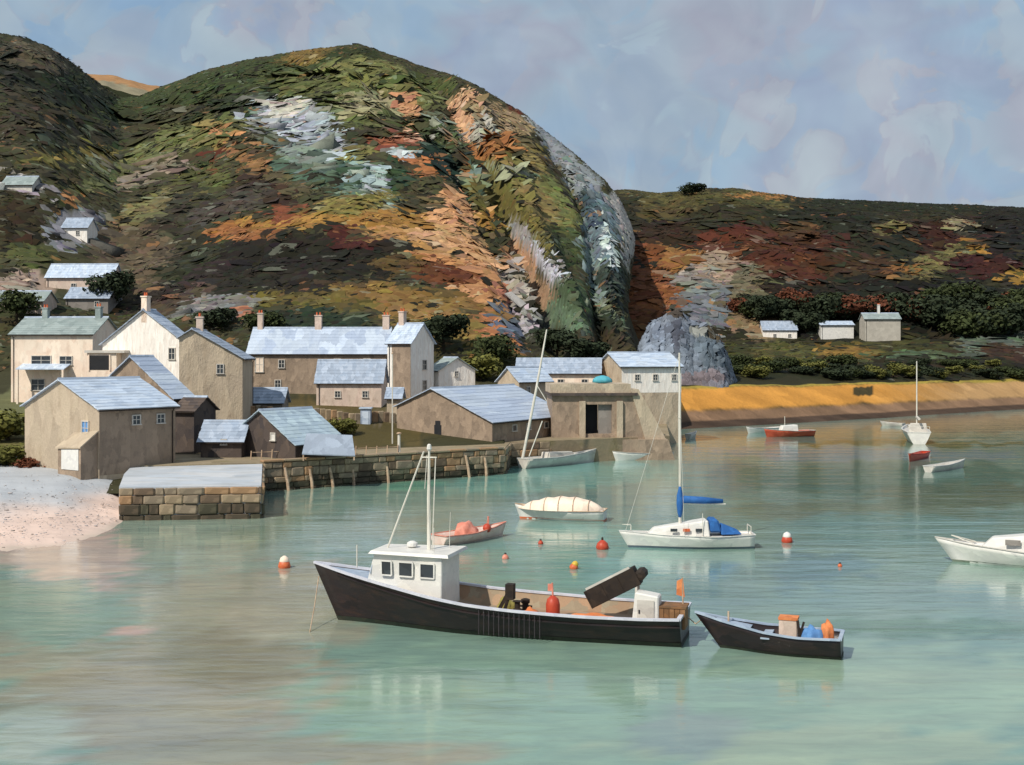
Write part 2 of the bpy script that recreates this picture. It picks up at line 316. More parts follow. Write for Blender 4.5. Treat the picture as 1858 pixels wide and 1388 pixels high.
PH = [
 (1300,362,180,22,3,(98,92,46)),(1500,364,220,5,3,(192,122,56)),(1660,372,260,12,2,(50,56,34)),(1215,385,70,22,0,(104,92,46)),(1210,425,80,20,0,(76,54,34)),(1225,470,100,22,0,(182,116,52)),(1185,545,70,46,-25,(190,98,46)),(1160,500,40,60,0,(176,86,40)),(1160,600,60,50,0,(150,84,40)),
 (1330,400,100,26,0,(70,66,38)),(1345,450,70,38,0,(126,52,28)),(1420,475,100,46,18,(112,54,30)),(1500,400,90,30,0,(52,54,32)),(1480,440,60,20,0,(96,50,30)),(1560,480,90,20,0,(92,62,34)),(1450,420,40,14,0,(104,72,40)),
 (1620,420,46,16,-10,(126,118,62)),(1700,430,110,32,-10,(84,42,30)),(1690,480,80,22,-22,(134,122,66)),(1640,492,34,9,0,(180,108,46)),(1745,412,30,15,20,(156,142,104)),(1772,455,12,22,0,(206,134,42)),(1780,480,70,20,0,(88,36,32)),(1640,450,30,30,0,(48,56,38)),(1825,420,60,50,0,(46,44,32)),(1850,505,24,15,0,(196,140,44)),
 (1600,560,320,60,0,(40,42,30)),(1500,540,200,30,0,(52,46,32)),(1290,540,46,70,20,(132,136,136)),(1300,480,30,36,0,(176,148,122)),(1345,540,40,60,30,(128,116,82)),(1375,590,50,26,0,(150,122,84)),(1250,500,40,20,-20,(150,140,130)),(1270,560,50,40,0,(120,128,134)),
 (1560,640,360,22,0,(84,82,36)),(1545,640,60,13,0,(166,122,44)),(1620,650,60,16,0,(92,94,40)),(1700,645,120,8,0,(98,120,80)),(1480,672,260,13,0,(54,58,34)),(1420,640,60,20,0,(108,104,46)),(1400,660,60,14,0,(70,74,40)),(1750,665,200,18,0,(60,56,32)),(1800,620,60,26,0,(110,126,104)),(1840,640,60,14,0,(90,60,40)),
]
def cover(px, py, table, base):
    px = px+14*fbm(px/26, py/26+5, 3); py = py+9*fbm(px/26+40, py/22, 3)
    col = np.tile(np.array(base, float), (len(px), 1))
    nz = fbm(px/15+7, py/15, 3)*.42
    for (u, v, a, b, ang, c) in table:
        ca, sa = math.cos(R(ang)), math.sin(R(ang)); dx = px-u; dy = py-v
        q = np.sqrt(((dx*ca+dy*sa)/a)**2+((-dx*sa+dy*ca)/b)**2)+nz
        wgt = (1-sstep(.82, 1.06, q))[:, None]
        col = col*(1-wgt)+np.array(c, float)*wgt
    return col
def weather(c, k=.78, g=.98):
    c = np.clip(c, 1, 255); m0 = c.mean(1, keepdims=True); c = c*np.clip((m0/112)**.22, .7, 1.08)
    m_ = c.mean(1, keepdims=True); warm = np.clip((c[:, :1]-c[:, 1:2]-25)/70, 0, 1); k = k-.10*warm; c = (m_*(1-k)+c*k)*g*(1-.13*warm)
    return c+warm*np.array([[0, 4, 0.]])
def lin(c):
    c = np.clip(c, 0, 255)/255
    return np.where(c <= .04045, c/12.92, ((c+.055)/1.055)**2.4)
def grid_mesh(name, X, Y, Z, col, mat, kind='structure', smooth=True):
    nu, nv = X.shape; me = bpy.data.meshes.new(name)
    vs = np.stack([X, Y, Z], -1).reshape(-1, 3).astype(np.float32)
    i = np.arange((nu-1)*(nv-1)); a = (i//(nv-1))*nv+i % (nv-1)
    fs = np.stack([a, a+nv, a+nv+1, a+1], -1).astype(np.int32)
    me.vertices.add(len(vs)); me.vertices.foreach_set('co', vs.ravel())
    me.loops.add(fs.size); me.loops.foreach_set('vertex_index', fs.ravel())
    me.polygons.add(len(fs)); me.polygons.foreach_set('loop_start', np.arange(0, fs.size, 4, dtype=np.int32)); 
    me.update(calc_edges=True); me.validate()
    if col is not None:
        at = me.color_attributes.new('Col', 'FLOAT_COLOR', 'POINT')
        at.data.foreach_set('color', np.concatenate([lin(col), np.ones((len(col), 1))], 1).astype(np.float32).ravel())
    if smooth: me.shade_smooth()
    me.materials.append(mat); o = bpy.data.objects.new(name, me); C.objects.link(o); o['kind'] = kind; return o
ground_mat = paint('hill_ground', (0, 0, 0), None, 5, 0, .12, .9, .6, attr=True, spec=.1)
BASE_M, BASE_H = (74, 72, 44), (62, 60, 36)
def overhang(u, py):
    return u-24*np.clip((py-440)/110, 0, 1)*sstep(1040, 1145, u)*(1-sstep(560, 640, py)*.6)
us = np.concatenate([np.arange(-1500, -200, 40), np.arange(-200, 1090, 5), np.arange(1090, 1185, 2.5), np.arange(1185, 1260, 15)])
Ds = np.concatenate([np.arange(96, 192, 3), np.arange(192, 560, 2.6), np.arange(560, 900, 20)])
U, DD = np.meshgrid(us, Ds, indexing='ij'); Z = zmain(U, DD); PY = HOR-(Z-EYE)*F/DD; UU = overhang(U, PY)
X = (UU-CX)*DD/F
# shelve the town ground below water right of the quay so the harbour stays open
Z = np.where((UU > 1170) & (DD < 192), -3, Z); Z = np.where((UU > 1210), np.minimum(Z, -3), Z)
Z = np.where((UU < 300) & (DD < 112), np.minimum(Z, 1.9), Z)
front = np.interp(UU, [470, 478, 915, 925, 1215], [101, 108.5, 124, 133, 143.5])
Z = np.where((UU > 225) & (DD < front), -3, Z)
Z = np.where((UU > 915) & (DD < 152), np.minimum(Z, 2.0), Z)
main_hill = grid_mesh('hillside', X, DD, Z, weather(cover(UU.ravel(), PY.ravel(), P, BASE_M)), ground_mat)
us = np.concatenate([np.arange(1030, 1960, 4), np.arange(1960, 3400, 40)])
Ds = np.concatenate([np.arange(176, 335, 1.), np.arange(335, 560, 3.), np.arange(560, 900, 20)])
U, DD = np.meshgrid(us, Ds, indexing='ij'); Z = zhead(U, DD); PYh = HOR-(Z-EYE)*F/DD; X = (U-CX)*DD/F
ch = cover(U.ravel(), PYh.ravel(), PH, BASE_H)
dsh = (DD-np.interp(U, SH_U, SH_D)).ravel(); xx = X.ravel(); ch = weather(ch)
nn = fbm(xx/7, DD.ravel()/3, 3)
bank = np.array((194, 138, 66.))*(1+.12*nn[:, None]); bank2 = np.array((168, 134, 92.))*(1+.1*nn[:, None])
bw = sstep(1560, 1800, U.ravel()+60*nn)[:, None]; bankc = bank*(1-bw)+bank2*bw
def blend(lo, hi, c):
    global ch
    q_ = sstep(lo-.8, lo+.8, dsh+.8*nn)*(1-sstep(hi-.6, hi+.6, dsh)); q_ = q_[:, None]; ch = ch*(1-q_)+c*q_
blend(-60, 11, np.array((128, 102, 80.))*(1+.25*nn[:, None])); blend(-60, 6, np.array((74, 60, 50.))*(1+.25*nn[:, None]))
blend(11, 21.6, bankc); blend(21.6, 23.6, np.array([[160, 142, 66.]]))
m = (dsh > 15) & (dsh < 20) & (np.abs(U.ravel()-1566) < 18); ch[m] = (70, 62, 40)
headland = grid_mesh('headland', X, DD, Z, ch, ground_mat)
# far orange ridge in the saddle
us = np.arange(60, 460, 8); Ds = np.arange(760, 1100, 10)
U, DD = np.meshgrid(us, Ds, indexing='ij'); cy = np.interp(U, [60, 150, 190, 240, 290, 350, 460], [150, 132, 134, 146, 158, 175, 240])
zc = EYE+(HOR-cy)*860/F; Z = np.where(DD < 860, zc-(860-DD)*.3, zc-(DD-860)*.4)+2*fbm(U/30, DD/30, 3); X = (U-CX)*DD/F
PYr = HOR-(Z-EYE)*F/DD
cr = np.where((PYr-cy).ravel()[:, None] < 12, np.array([[160, 122, 84.]]), np.array([[138, 130, 106.]]))
far_ridge = grid_mesh('far_ridge', X, DD, Z, cr, ground_mat)

# ------------------------------------------------------------------ scrub, bracken and rock clumps over the hills (uncountable)
def clumps(name, pts, col, size, mat, nleaf=6, rock=False, dirs=None, flat=.35):
    n = len(pts)
    if rock:
        base = np.array([(-1, -1, -1), (1, -1, -1), (1, 1, -1), (-1, 1, -1), (-1, -1, 1), (1, -1, 1), (1, 1, 1), (-1, 1, 1)], float)*.62
        tri = np.array([(0, 2, 1), (0, 3, 2), (4, 5, 6), (4, 6, 7), (0, 1, 5), (0, 5, 4), (1, 2, 6), (1, 6, 5), (2, 3, 7), (2, 7, 6), (3, 0, 4), (3, 4, 7)])
        v = base[None]*(1+.5*(RNG.random((n, 8, 1))-.5))+.5*(RNG.random((n, 8, 3))-.5)
        v = v*np.stack([size*(.9+1.3*RNG.random(n)), size*(.35+.3*RNG.random(n)), size*(.35+.35*RNG.random(n))], -1)[:, None, :]
        # lean of the strata
        th = dirs; c, s = np.cos(th)[:, None], np.sin(th)[:, None]
        v = np.stack([v[..., 0]*c-v[..., 2]*s, v[..., 1], v[..., 0]*s+v[..., 2]*c], -1)
        V = (pts[:, None, :]+v).reshape(-1, 3)
        T = (tri[None]+np.arange(n)[:, None, None]*8).reshape(-1, 3); per = 8
    else:
        k = nleaf; m = n*k
        ctr = np.repeat(pts, k, 0)+(RNG.random((m, 3))-.5)*np.repeat(size, k)[:, None]*np.array([1.5, 1.1, .4])
        sz = np.repeat(size, k)*(.5+.6*RNG.random(m))
        th = np.repeat(dirs, k)+(RNG.random(m)-.5)*1.3; ph = (RNG.random(m)-.5)*1.2
        a = np.stack([np.cos(th)*np.cos(ph), np.sin(ph)*np.cos(th), np.sin(th)+.25*RNG.random(m)], -1)
        b = np.stack([(RNG.random(m)-.5)*.9, .75+(RNG.random(m)-.5)*.6, .62+.7*(RNG.random(m)-.5)], -1)
        b = np.cross(a, np.cross(b, a)); b /= np.linalg.norm(b, axis=1)[:, None]; a /= np.linalg.norm(a, axis=1)[:, None]
        wd = sz*(flat+.3*RNG.random(m))
        q = np.stack([ctr-a*sz[:, None]*.6, ctr+b*wd[:, None]*.6+a*sz[:, None]*.1*(RNG.random((m, 1))-.5), ctr+a*sz[:, None]*.6, ctr-b*wd[:, None]*.5], 1)
        V = q.reshape(-1, 3); i4 = np.arange(m)[:, None]*4
        T = np.concatenate([i4+[0, 1, 2], i4+[0, 2, 3]], 1).reshape(-1, 3); per = 4*k
    me = bpy.data.meshes.new(name); me.vertices.add(len(V)); me.vertices.foreach_set('co', V.astype(np.float32).ravel())
    T = T.astype(np.int32); me.loops.add(T.size); me.loops.foreach_set('vertex_index', T.ravel())
    me.polygons.add(len(T)); me.polygons.foreach_set('loop_start', np.arange(0, T.size, 3, dtype=np.int32)); me.update(calc_edges=True)
    at = me.color_attributes.new('Col', 'FLOAT_COLOR', 'POINT'); cl = lin(np.repeat(col, per, 0))
    if not rock: cl = cl*(.9+.2*RNG.random((n*nleaf, 1)).repeat(4, 0))
    at.data.foreach_set('color', np.concatenate([cl, np.ones((len(cl), 1))], 1).astype(np.float32).ravel())
    me.materials.append(mat); o = bpy.data.objects.new(name, me); C.objects.link(o); o['kind'] = 'stuff'; return o
leaf_mat = paint('scrub_leaf', (0, 0, 0), None, 1.2, 0, .15, .8, .2, attr=True, spec=.12)
rock_mat = paint('crag_rock', (0, 0, 0), None, 1.6, 0, .16, .75, .8, attr=True, spec=.2)
def scatter(fn, table, base, ulo, uhi, dlo, dhi, n, side, size=(1.4, 2.8)):
    u = RNG.uniform(ulo, uhi, n); D = dlo+(dhi-dlo)*RNG.random(n)
    z = fn(u, D); py = HOR-(z-EYE)*F/D; uu = overhang(u, py) if side == 'm' else u
    pts = np.stack([(uu-CX)*D/F, D, z], -1)
    c = cover(uu+RNG.normal(0, 3, n), py+RNG.normal(0, 2.5, n), table, base)
    return pts, c, uu, py, D
def greyness(c): 
    mx = c.max(1); mn = c.min(1); return ((mx-mn) < 34) & (mx > 96)
db_p, db_n, db_c, db_s, db_t = [], [], [], [], []
all_p, all_c, all_s, rk_p, rk_c, rk_s, rk_d, all_d = [], [], [], [], [], [], [], []
for (fn, tb, bs, ulo, uhi, dlo, dhi, n, sd) in ((zmain, P, BASE_M, -260, 1162, 193, 545, 60000, 'm'), (zhead, PH, BASE_H, 1120, 2000, 250, 560, 26000, 'h')):
    pts, c, u, py, D = scatter(fn, tb, bs, ulo, uhi, dlo, dhi, n, sd)
    if sd == 'h':
        keep = (RNG.random(n) < np.where(D < 325, .6, 1)); keep &= (D > np.interp(u, SH_U, SH_D)+26)
    else: keep = py > 40
    # keep the plots of the hillside houses clear
    for (a, b, c0, c1) in ((60, 215, 470, 545), (100, 165, 380, 440), (0, 66, 316, 350), (1375, 1455, 574, 622), (1480, 1560, 578, 622), (1562, 1645, 560, 626)):
        keep &= ~((u > a) & (u < b) & (py > c0) & (py < c1))
    pts, c, u, py, D = [q[keep] for q in (pts, c, u, py, D)]
    gr = greyness(c); 
    # stroke lean: follows the local fall of the hill
    dx = fn(u+12, D)-fn(u-12, D); wx = 24*D/F; th = np.clip(np.arctan2(dx, wx)*.9, -.8, .6)+RNG.normal(0, .25, len(D))
    if sd == 'h': th = th-.7*gr
    gx = dx/wx; gy = (fn(u, D+1.5)-fn(u, D-1.5))/3-gx*(u-CX)/F
    if sd == 'm': q_ = sstep(900, 990, u); th = th*(1-q_)-q_*(np.interp(py, [220, 420, 520], [.75, 1.2, 1.45])+RNG.normal(0, .12, len(D)))
    sc = 1.6+2.0*RNG.random(len(D))**1.5
    sc *= np.clip(D/330, .55, 1.35)
    crest = np.interp(u, CR_U, CR_Y) if sd == 'm' else np.interp(u, HC_U, HC_Y)
    sc *= np.where(py < crest+14, .34, np.where(py < crest+30, .65, 1)); sc *= np.where((sd == 'm') & (u > 960), .62, 1)
    sc = sc*np.clip(1.5-.5*np.hypot(gx, gy), .5, 1)
    nr = np.stack([-gx, -gy, np.ones(len(D))], -1); nr /= np.linalg.norm(nr, axis=1)[:, None]
    db = RNG.random(len(D)) < .9; tail = ~db
    c = c*(.84 if sd == 'h' else 1.0)
    db_p.append(pts[db]); db_n.append(nr[db]); db_c.append(c[db]); db_s.append(sc[db]); db_t.append(th[db])
    keep2 = tail | (gr & (RNG.random(len(D)) < .1)); pts, c, u, py, D, gr, sc, th = [q[keep2] for q in (pts, c, u, py, D, gr, sc, th)]; sc = sc*(.55+.5*RNG.random(len(sc)))
    r = gr & (RNG.random(len(D)) < .5); pts = pts-np.stack([0*D, 0*D, np.where(gr, .35*sc, 0)], -1)
    all_p.append(pts[~gr]); all_c.append(c[~gr]); all_s.append(sc[~gr]); all_d.append(th[~gr])
    rk_p.append(pts[r]); rk_c.append(c[r]*RNG.uniform(.8, 1.1, (r.sum(), 1))); rk_s.append(sc[r]*(1.3 if sd == 'm' else .75)); rk_d.append(th[r])
ap, ac, as_, adr = [np.concatenate(q) for q in (all_p, all_c, all_s, all_d)]
ac = weather(ac*RNG.uniform(.84, 1.14, (len(ac), 1))+RNG.normal(0, 4, ac.shape), .76, .99)
sc_o = clumps('hillside_scrub', ap, ac, as_, leaf_mat, 6, dirs=adr, flat=.28)
dp, dn, dc, ds, dt = [np.concatenate(q) for q in (db_p, db_n, db_c, db_s, db_t)]
def dabs(name, p, nr, c, s_, th, mat, tilt=.06):
    n = len(p); nr = nr+tilt*RNG.normal(0, 1, (n, 3)); nr /= np.linalg.norm(nr, axis=1)[:, None]; th = th+RNG.normal(0, .35, n)
    v = np.stack([np.cos(th), .25*RNG.normal(0, 1, n), np.sin(th)], -1); a = v-nr*(nr*v).sum(1)[:, None]; a /= np.linalg.norm(a, axis=1)[:, None]; b = np.cross(nr, a)
    ln = (s_*RNG.uniform(.6, 1.45, n))[:, None]; wd = (s_*RNG.uniform(.42, .98, n))[:, None]; p = p+nr*RNG.uniform(.0, .16, (n, 1))
    V = []
    for (x, y, h) in ((-1, -.25, -.22), (-.45, -1, -.2), (.5, -.85, -.18), (1, .1, -.22), (.4, .95, -.18), (-.55, .8, -.2), (0, 0, .16)):
        V.append(p+a*ln*(x+.25*RNG.normal(0, .6, (n, 1)))+b*wd*(y+.25*RNG.normal(0, .6, (n, 1)))+nr*h)
    V = np.stack(V, 1).reshape(-1, 3); T = np.array([(0, 1, 6), (1, 2, 6), (2, 3, 6), (3, 4, 6), (4, 5, 6), (5, 0, 6)])
    T = (T[None]+np.arange(n)[:, None, None]*7).reshape(-1, 3).astype(np.int32)
    me = bpy.data.meshes.new(name); me.vertices.add(len(V)); me.vertices.foreach_set('co', V.astype(np.float32).ravel())
    me.loops.add(T.size); me.loops.foreach_set('vertex_index', T.ravel()); me.polygons.add(len(T)); me.polygons.foreach_set('loop_start', np.arange(0, T.size, 3, dtype=np.int32)); me.update(calc_edges=True)
    cl = lin(np.repeat(c, 7, 0)); at = me.color_attributes.new('Col', 'FLOAT_COLOR', 'POINT'); at.data.foreach_set('color', np.concatenate([cl, np.ones((len(cl), 1))], 1).astype(np.float32).ravel())
    me.shade_smooth(); me.materials.append(mat); o = bpy.data.objects.new(name, me); C.objects.link(o); o['kind'] = 'stuff'; return o
dc = dc*RNG.uniform(.87, 1.13, (len(dc), 1))+RNG.normal(0, 4, dc.shape)
rk = RNG.random(len(dc))[:, None]; dc = np.where(rk < .05, np.array([[48, 46, 32.]]), np.where(rk < .075, dc*.6+np.array([[60, 66, 58.]]), np.where(rk < .09, dc*.5+np.array([[98, 58, 32.]]), dc)))
dabs('hillside_turf', dp, dn, weather(dc, .82, .93), ds*1.12, dt, leaf_mat)
rp, rc, rs, rd = [np.concatenate(q) for q in (rk_p, rk_c, rk_s, rk_d)]
rk_o = clumps('hillside_rocks', rp, weather(rc*.95+RNG.normal(0, 6, rc.shape), .7, 1), rs, rock_mat, rock=True, dirs=rd)

# ------------------------------------------------------------------ water
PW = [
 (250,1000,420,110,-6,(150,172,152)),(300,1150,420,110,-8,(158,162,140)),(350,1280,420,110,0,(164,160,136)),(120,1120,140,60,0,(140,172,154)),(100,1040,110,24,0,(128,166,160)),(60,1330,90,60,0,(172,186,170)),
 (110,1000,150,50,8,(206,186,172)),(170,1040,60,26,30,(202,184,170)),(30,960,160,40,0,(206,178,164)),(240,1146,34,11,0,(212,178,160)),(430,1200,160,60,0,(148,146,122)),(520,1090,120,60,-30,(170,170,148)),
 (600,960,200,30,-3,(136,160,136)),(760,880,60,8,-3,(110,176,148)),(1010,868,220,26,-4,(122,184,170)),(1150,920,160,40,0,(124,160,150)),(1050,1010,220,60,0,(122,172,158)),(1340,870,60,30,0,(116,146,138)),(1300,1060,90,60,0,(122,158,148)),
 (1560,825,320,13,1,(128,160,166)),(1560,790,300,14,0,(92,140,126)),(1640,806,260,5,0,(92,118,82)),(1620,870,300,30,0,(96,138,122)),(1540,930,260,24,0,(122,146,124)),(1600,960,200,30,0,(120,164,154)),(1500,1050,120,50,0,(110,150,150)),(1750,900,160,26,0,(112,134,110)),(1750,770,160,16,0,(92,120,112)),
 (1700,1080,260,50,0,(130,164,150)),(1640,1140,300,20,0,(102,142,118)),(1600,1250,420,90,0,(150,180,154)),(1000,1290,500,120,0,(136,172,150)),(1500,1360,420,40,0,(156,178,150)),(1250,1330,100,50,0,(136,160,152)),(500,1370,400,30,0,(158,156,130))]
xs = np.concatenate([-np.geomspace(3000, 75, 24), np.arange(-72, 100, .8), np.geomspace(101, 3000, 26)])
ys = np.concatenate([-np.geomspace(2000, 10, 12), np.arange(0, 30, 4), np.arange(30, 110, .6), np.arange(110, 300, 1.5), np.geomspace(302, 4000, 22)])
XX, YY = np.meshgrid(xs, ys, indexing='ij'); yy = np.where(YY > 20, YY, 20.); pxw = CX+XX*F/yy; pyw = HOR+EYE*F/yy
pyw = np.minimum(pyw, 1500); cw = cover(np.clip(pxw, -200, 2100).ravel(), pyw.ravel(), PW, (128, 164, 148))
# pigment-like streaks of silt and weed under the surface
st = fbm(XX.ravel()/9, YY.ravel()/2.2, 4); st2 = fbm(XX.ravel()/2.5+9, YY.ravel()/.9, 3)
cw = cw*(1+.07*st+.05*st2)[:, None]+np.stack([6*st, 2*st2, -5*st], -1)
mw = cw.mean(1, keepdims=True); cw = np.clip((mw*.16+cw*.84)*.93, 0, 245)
wm = bpy.data.materials.new('harbour_water'); wm.use_nodes = True; t = wm.node_tree; n = t.nodes; lk = t.links.new; b = n['Principled BSDF']
at = n.new('ShaderNodeAttribute'); at.attribute_name = 'Col'; tcx = n.new('ShaderNodeTexCoord')
def wmap(sc):
    mp = n.new('ShaderNodeMapping'); mp.inputs['Scale'].default_value = sc; lk(tcx.outputs['Object'], mp.inputs[0]); return mp.outputs[0]
n1 = n.new('ShaderNodeTexNoise'); n1.inputs['Scale'].default_value = 1; n1.inputs['Detail'].default_value = 6; n1.inputs['Roughness'].default_value = .6; n1.inputs['Distortion'].default_value = .6; lk(wmap((.55, 1.6, 1)), n1.inputs['Vector'])
n2 = n.new('ShaderNodeTexNoise'); n2.inputs['Scale'].default_value = 1; n2.inputs['Detail'].default_value = 3; lk(wmap((.07, .3, 1)), n2.inputs['Vector'])
hs = n.new('ShaderNodeMix'); hs.data_type = 'RGBA'; hs.blend_type = 'MULTIPLY'; hs.inputs[0].default_value = 1; lk(at.outputs['Color'], hs.inputs[6])
rr = n.new('ShaderNodeValToRGB'); rr.color_ramp.elements[0].position = .35; rr.color_ramp.elements[0].color = (.88, .88, .9, 1); rr.color_ramp.elements[1].position = .65; rr.color_ramp.elements[1].color = (1.06, 1.06, 1.04, 1)
lk(n1.outputs[0], rr.inputs[0]); lk(rr.outputs[0], hs.inputs[7]); lk(hs.outputs[2], b.inputs['Base Color'])
b.inputs['Roughness'].default_value = .07; b.inputs['IOR'].default_value = 1.45; b.inputs['Specular IOR Level'].default_value = .75
bu = n.new('ShaderNodeBump'); bu.inputs['Strength'].default_value = .45; bu.inputs['Distance'].default_value = .035; lk(n1.outputs[0], bu.inputs['Height'])
bu2 = n.new('ShaderNodeBump'); bu2.inputs['Strength'].default_value = .4; bu2.inputs['Distance'].default_value = .16; lk(n2.outputs[0], bu2.inputs['Height']); lk(bu2.outputs[0], bu.inputs['Normal']); lk(bu.outputs[0], b.inputs['Normal'])
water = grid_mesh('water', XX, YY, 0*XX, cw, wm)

# ------------------------------------------------------------------ beach
us = np.arange(-700, 232, 8.); Ds = np.arange(62, 122, 1.0)
U, DD = np.meshgrid(us, Ds, indexing='ij'); 
edge = np.interp(U, [-700, 0, 110, 200, 232], [66, 74.5, 76.5, 84, 90])+1.6*fbm(U/40, DD/9, 3)
Z = np.interp(DD-edge, [-12, 0, 6, 14, 22, 40], [-.5, .0, .4, 1.2, 2.0, 2.45])+.05*fbm(U/14, DD/2, 3)
X = (U-CX)*DD/F; nn = fbm(X/5, DD/2.5, 4).ravel(); dd = (DD-edge).ravel()+2.5*nn
w1 = sstep(8, 17, dd)[:, None]; cb = np.array((214, 190, 176.))*(1-w1)+np.array((176, 180, 184.))*w1
cb = cb*(1+.06*nn)[:, None]; mm = 1-sstep(-2, 3, dd)[:, None]; cb = cb*(1-mm)+np.array((186, 172, 156.))*mm
sand_mat = paint('sand', (0, 0, 0), None, 1.4, 0, .07, .75, .5, (.35, 1, 1), attr=True, spec=.25)
beach = grid_mesh('beach', X, DD, Z, cb, sand_mat)

# ------------------------------------------------------------------ quay and jetty
def poly_block(name, pts, z0, z1, mat, kind='structure'):
    mb = MB(); n_ = len(pts); mb.add([(p[0], p[1], z1) for p in pts]+[(p[0], p[1], z0) for p in pts],
        [tuple(range(n_)), tuple(range(2*n_-1, n_-1, -1))]+[(i, (i+1) % n_, n_+(i+1) % n_, n_+i) for i in range(n_)])
    return tag(mb.build(name, mat), kind=kind)
def xy(px, D): return ((px-CX)*D/F, D)
QZ = 2.5
quay = poly_block('quay', [xy(478, 107), xy(915, 122.3), xy(925, 131), xy(1215, 141), xy(1205, 190), xy(1150, 192), xy(560, 136), xy(330, 124), xy(180, 124), xy(236, 104)], -2, QZ, paint('quay_ground', (150, 136, 112), (134, 120, 96), 2, .8, .12, .9, .5, stain=(116, 108, 66)))
jetty = poly_block('jetty', [xy(216, 88.4), xy(474, 89.6), xy(476, 107.5), xy(238, 104.5), xy(225, 98)], -2, 2.38, concrete)
variants = []
for k in range(5):
    mb = MB(); 
    j = lambda: random.uniform(-.03, .03)
    mb.add([(-.5+j(), j()-.1, -.5+j()), (.5+j(), j()-.1, -.5+j()), (.5+j(), .3, -.5), (-.5+j(), .3, -.5), (-.5+j(), j()-.1, .5+j()), (.5+j(), j()-.1, .5+j()), (.5+j(), .3, .5), (-.5+j(), .3, .5)],
           [(0, 3, 2, 1), (4, 5, 6, 7), (0, 1, 5, 4), (1, 2, 6, 5), (2, 3, 7, 6), (3, 0, 4, 7)])
    for m_ in stones+weed:
        o = mb.build('stone', m_, bevel=.09); variants.append((m_.name, o.data)); bpy.data.objects.remove(o)
def stone_wall(parent, A, B, z0, z1, course, length, weedline=.9, limit=300):
    A = Vector((*A, 0)); B = Vector((*B, 0)); d = (B-A); Lw = d.length; ang = math.atan2(d.y, d.x); nrow = max(1, round((z1-z0)/course)); cnt = 0; ws = [random.uniform(.7, 1.35) for _ in range(nrow)]; zr = z0
    for r_ in range(nrow):
        hh = (z1-z0)*ws[r_]/sum(ws); zr += hh
        x = random.uniform(-.6, 0)*length
        while x < Lw-.05:
            l = length*random.uniform(.4, 1.5); x0 = max(x, 0); x1 = min(x+l, Lw); x += l
            if x1-x0 < .12: continue
            zc_ = zr-hh/2; wet = zc_ < weedline+random.uniform(-.3, .3)
            if wet: cand = [m for m in variants if m[0].startswith('weedy')]
            else: cand = [m for m in variants if m[0].startswith('quay')]
            o = bpy.data.objects.new('stone', random.choice(cand)[1]); C.objects.link(o); o.parent = parent
            c = A+d*((x0+x1)/2/Lw); nrm = Vector((math.sin(ang), -math.cos(ang), 0))
            c += nrm*random.uniform(-.03, .12)
            o.location = (c.x, c.y, zc_); o.rotation_euler.z = ang+random.uniform(-.03, .03); o.rotation_euler.y = random.uniform(-.025, .025); o.scale = ((x1-x0)-.015, 1, hh-.015); cnt += 1
    return cnt
nst = stone_wall(quay, xy(478, 106.95), xy(915, 122.2), -.35, 2.45, .56, 1.25)
nst += stone_wall(quay, xy(915.5, 122.4), xy(926, 131), -.35, 2.45, .7, 1.7)
nst += stone_wall(quay, xy(926, 130.9), xy(1000, 133.5), -.35, 2.45, .7, 1.7)
nj = stone_wall(jetty, xy(216, 88.35), xy(474, 89.55), -.4, 2.3, .68, 1.35, .95)
nj += stone_wall(jetty, xy(474.5, 89.7), xy(476.5, 107), -.4, 2.3, .68, 1.6, .95)
# coping and rail along the quay, timber fender piles against the wall
cp = MB(); a = Vector((*xy(478, 106.7), 0)); b_ = Vector((*xy(915, 122.0), 0)); d = (b_-a); ang = math.atan2(d.y, d.x)
k = 0; x = 0
while x < d.length-.3:
    l = random.uniform(1.5, 2.3); l = min(l, d.length-x); o = MB().box(.02, l-.02, 0, .75, 0, .2).build('coping_stone', random.choice(stones[:3]), quay, bevel=.04)
    o.location = a+d*(x/d.length)+Vector((0, 0, QZ+.004)); o.rotation_euler.z = ang; x += l
for (px, top, bot, lean) in ((517, 848, 892, 8), (562, 850, 892, 6), (598, 848, 890, 8), (640, 852, 888, 2), (702, 846, 882, 3), (845, 826, 866, 8), (880, 830, 862, 3)):
    D = np.interp(px, [478, 915], [106.4, 121.6]); p0 = wp(px+lean, bot, D-.1); p1 = wp(px, top, D+.0); p0.z = -.5
    MB().tube([p0, (p0+p1)/2+Vector((.04, 0, 0)), p1], [.15, .14, .12], 7).build('fender_pile', timber, quay)
def post(px, py0, py1, D, lab, r=.09, name='mooring_post'):
    base = wp(px, py1, D); h = (py1-py0)*D/F
    o = thing(name, lab, 'post', base)
    MB().tube([(0, 0, -.2), (0, 0, h)], [r, r*.8], 8).build('shaft', alu if r < .2 else timber, o)
    MB().lathe([(r*1.5, h-.12), (r*1.6, h-.04), (r*.5, h+.05)], n=8).build('cap', timber, o)
post(724, 785, 822, 117, 'short pale timber post standing on the quay edge near the boathouse', .16)
post(712, 640, 806, 126, 'tall thin white flagpole standing behind the quay left of the boathouse', .07, 'flagpole')
# quay edge railing with little posts, seen along the garden (px 640-720)
rl = thing('quay_railing', 'low pale railing along the quay top below the olive garden', 'railing', (0, 0, 0))
for i in range(15):
    px = 455+i*19; D = np.interp(px, [455, 730], [110, 117]); g_ = Vector((*xy(px, D), QZ))
    MB().bar(g_, g_+Vector((0.05, 0, .75+.1*random.random())), .09).build('railing_post', timber, rl)
    if i: MB().bar(prev+Vector((0, 0, .62)), g_+Vector((0, 0, .62)), .06).build('rail', timber, rl)
    prev = g_

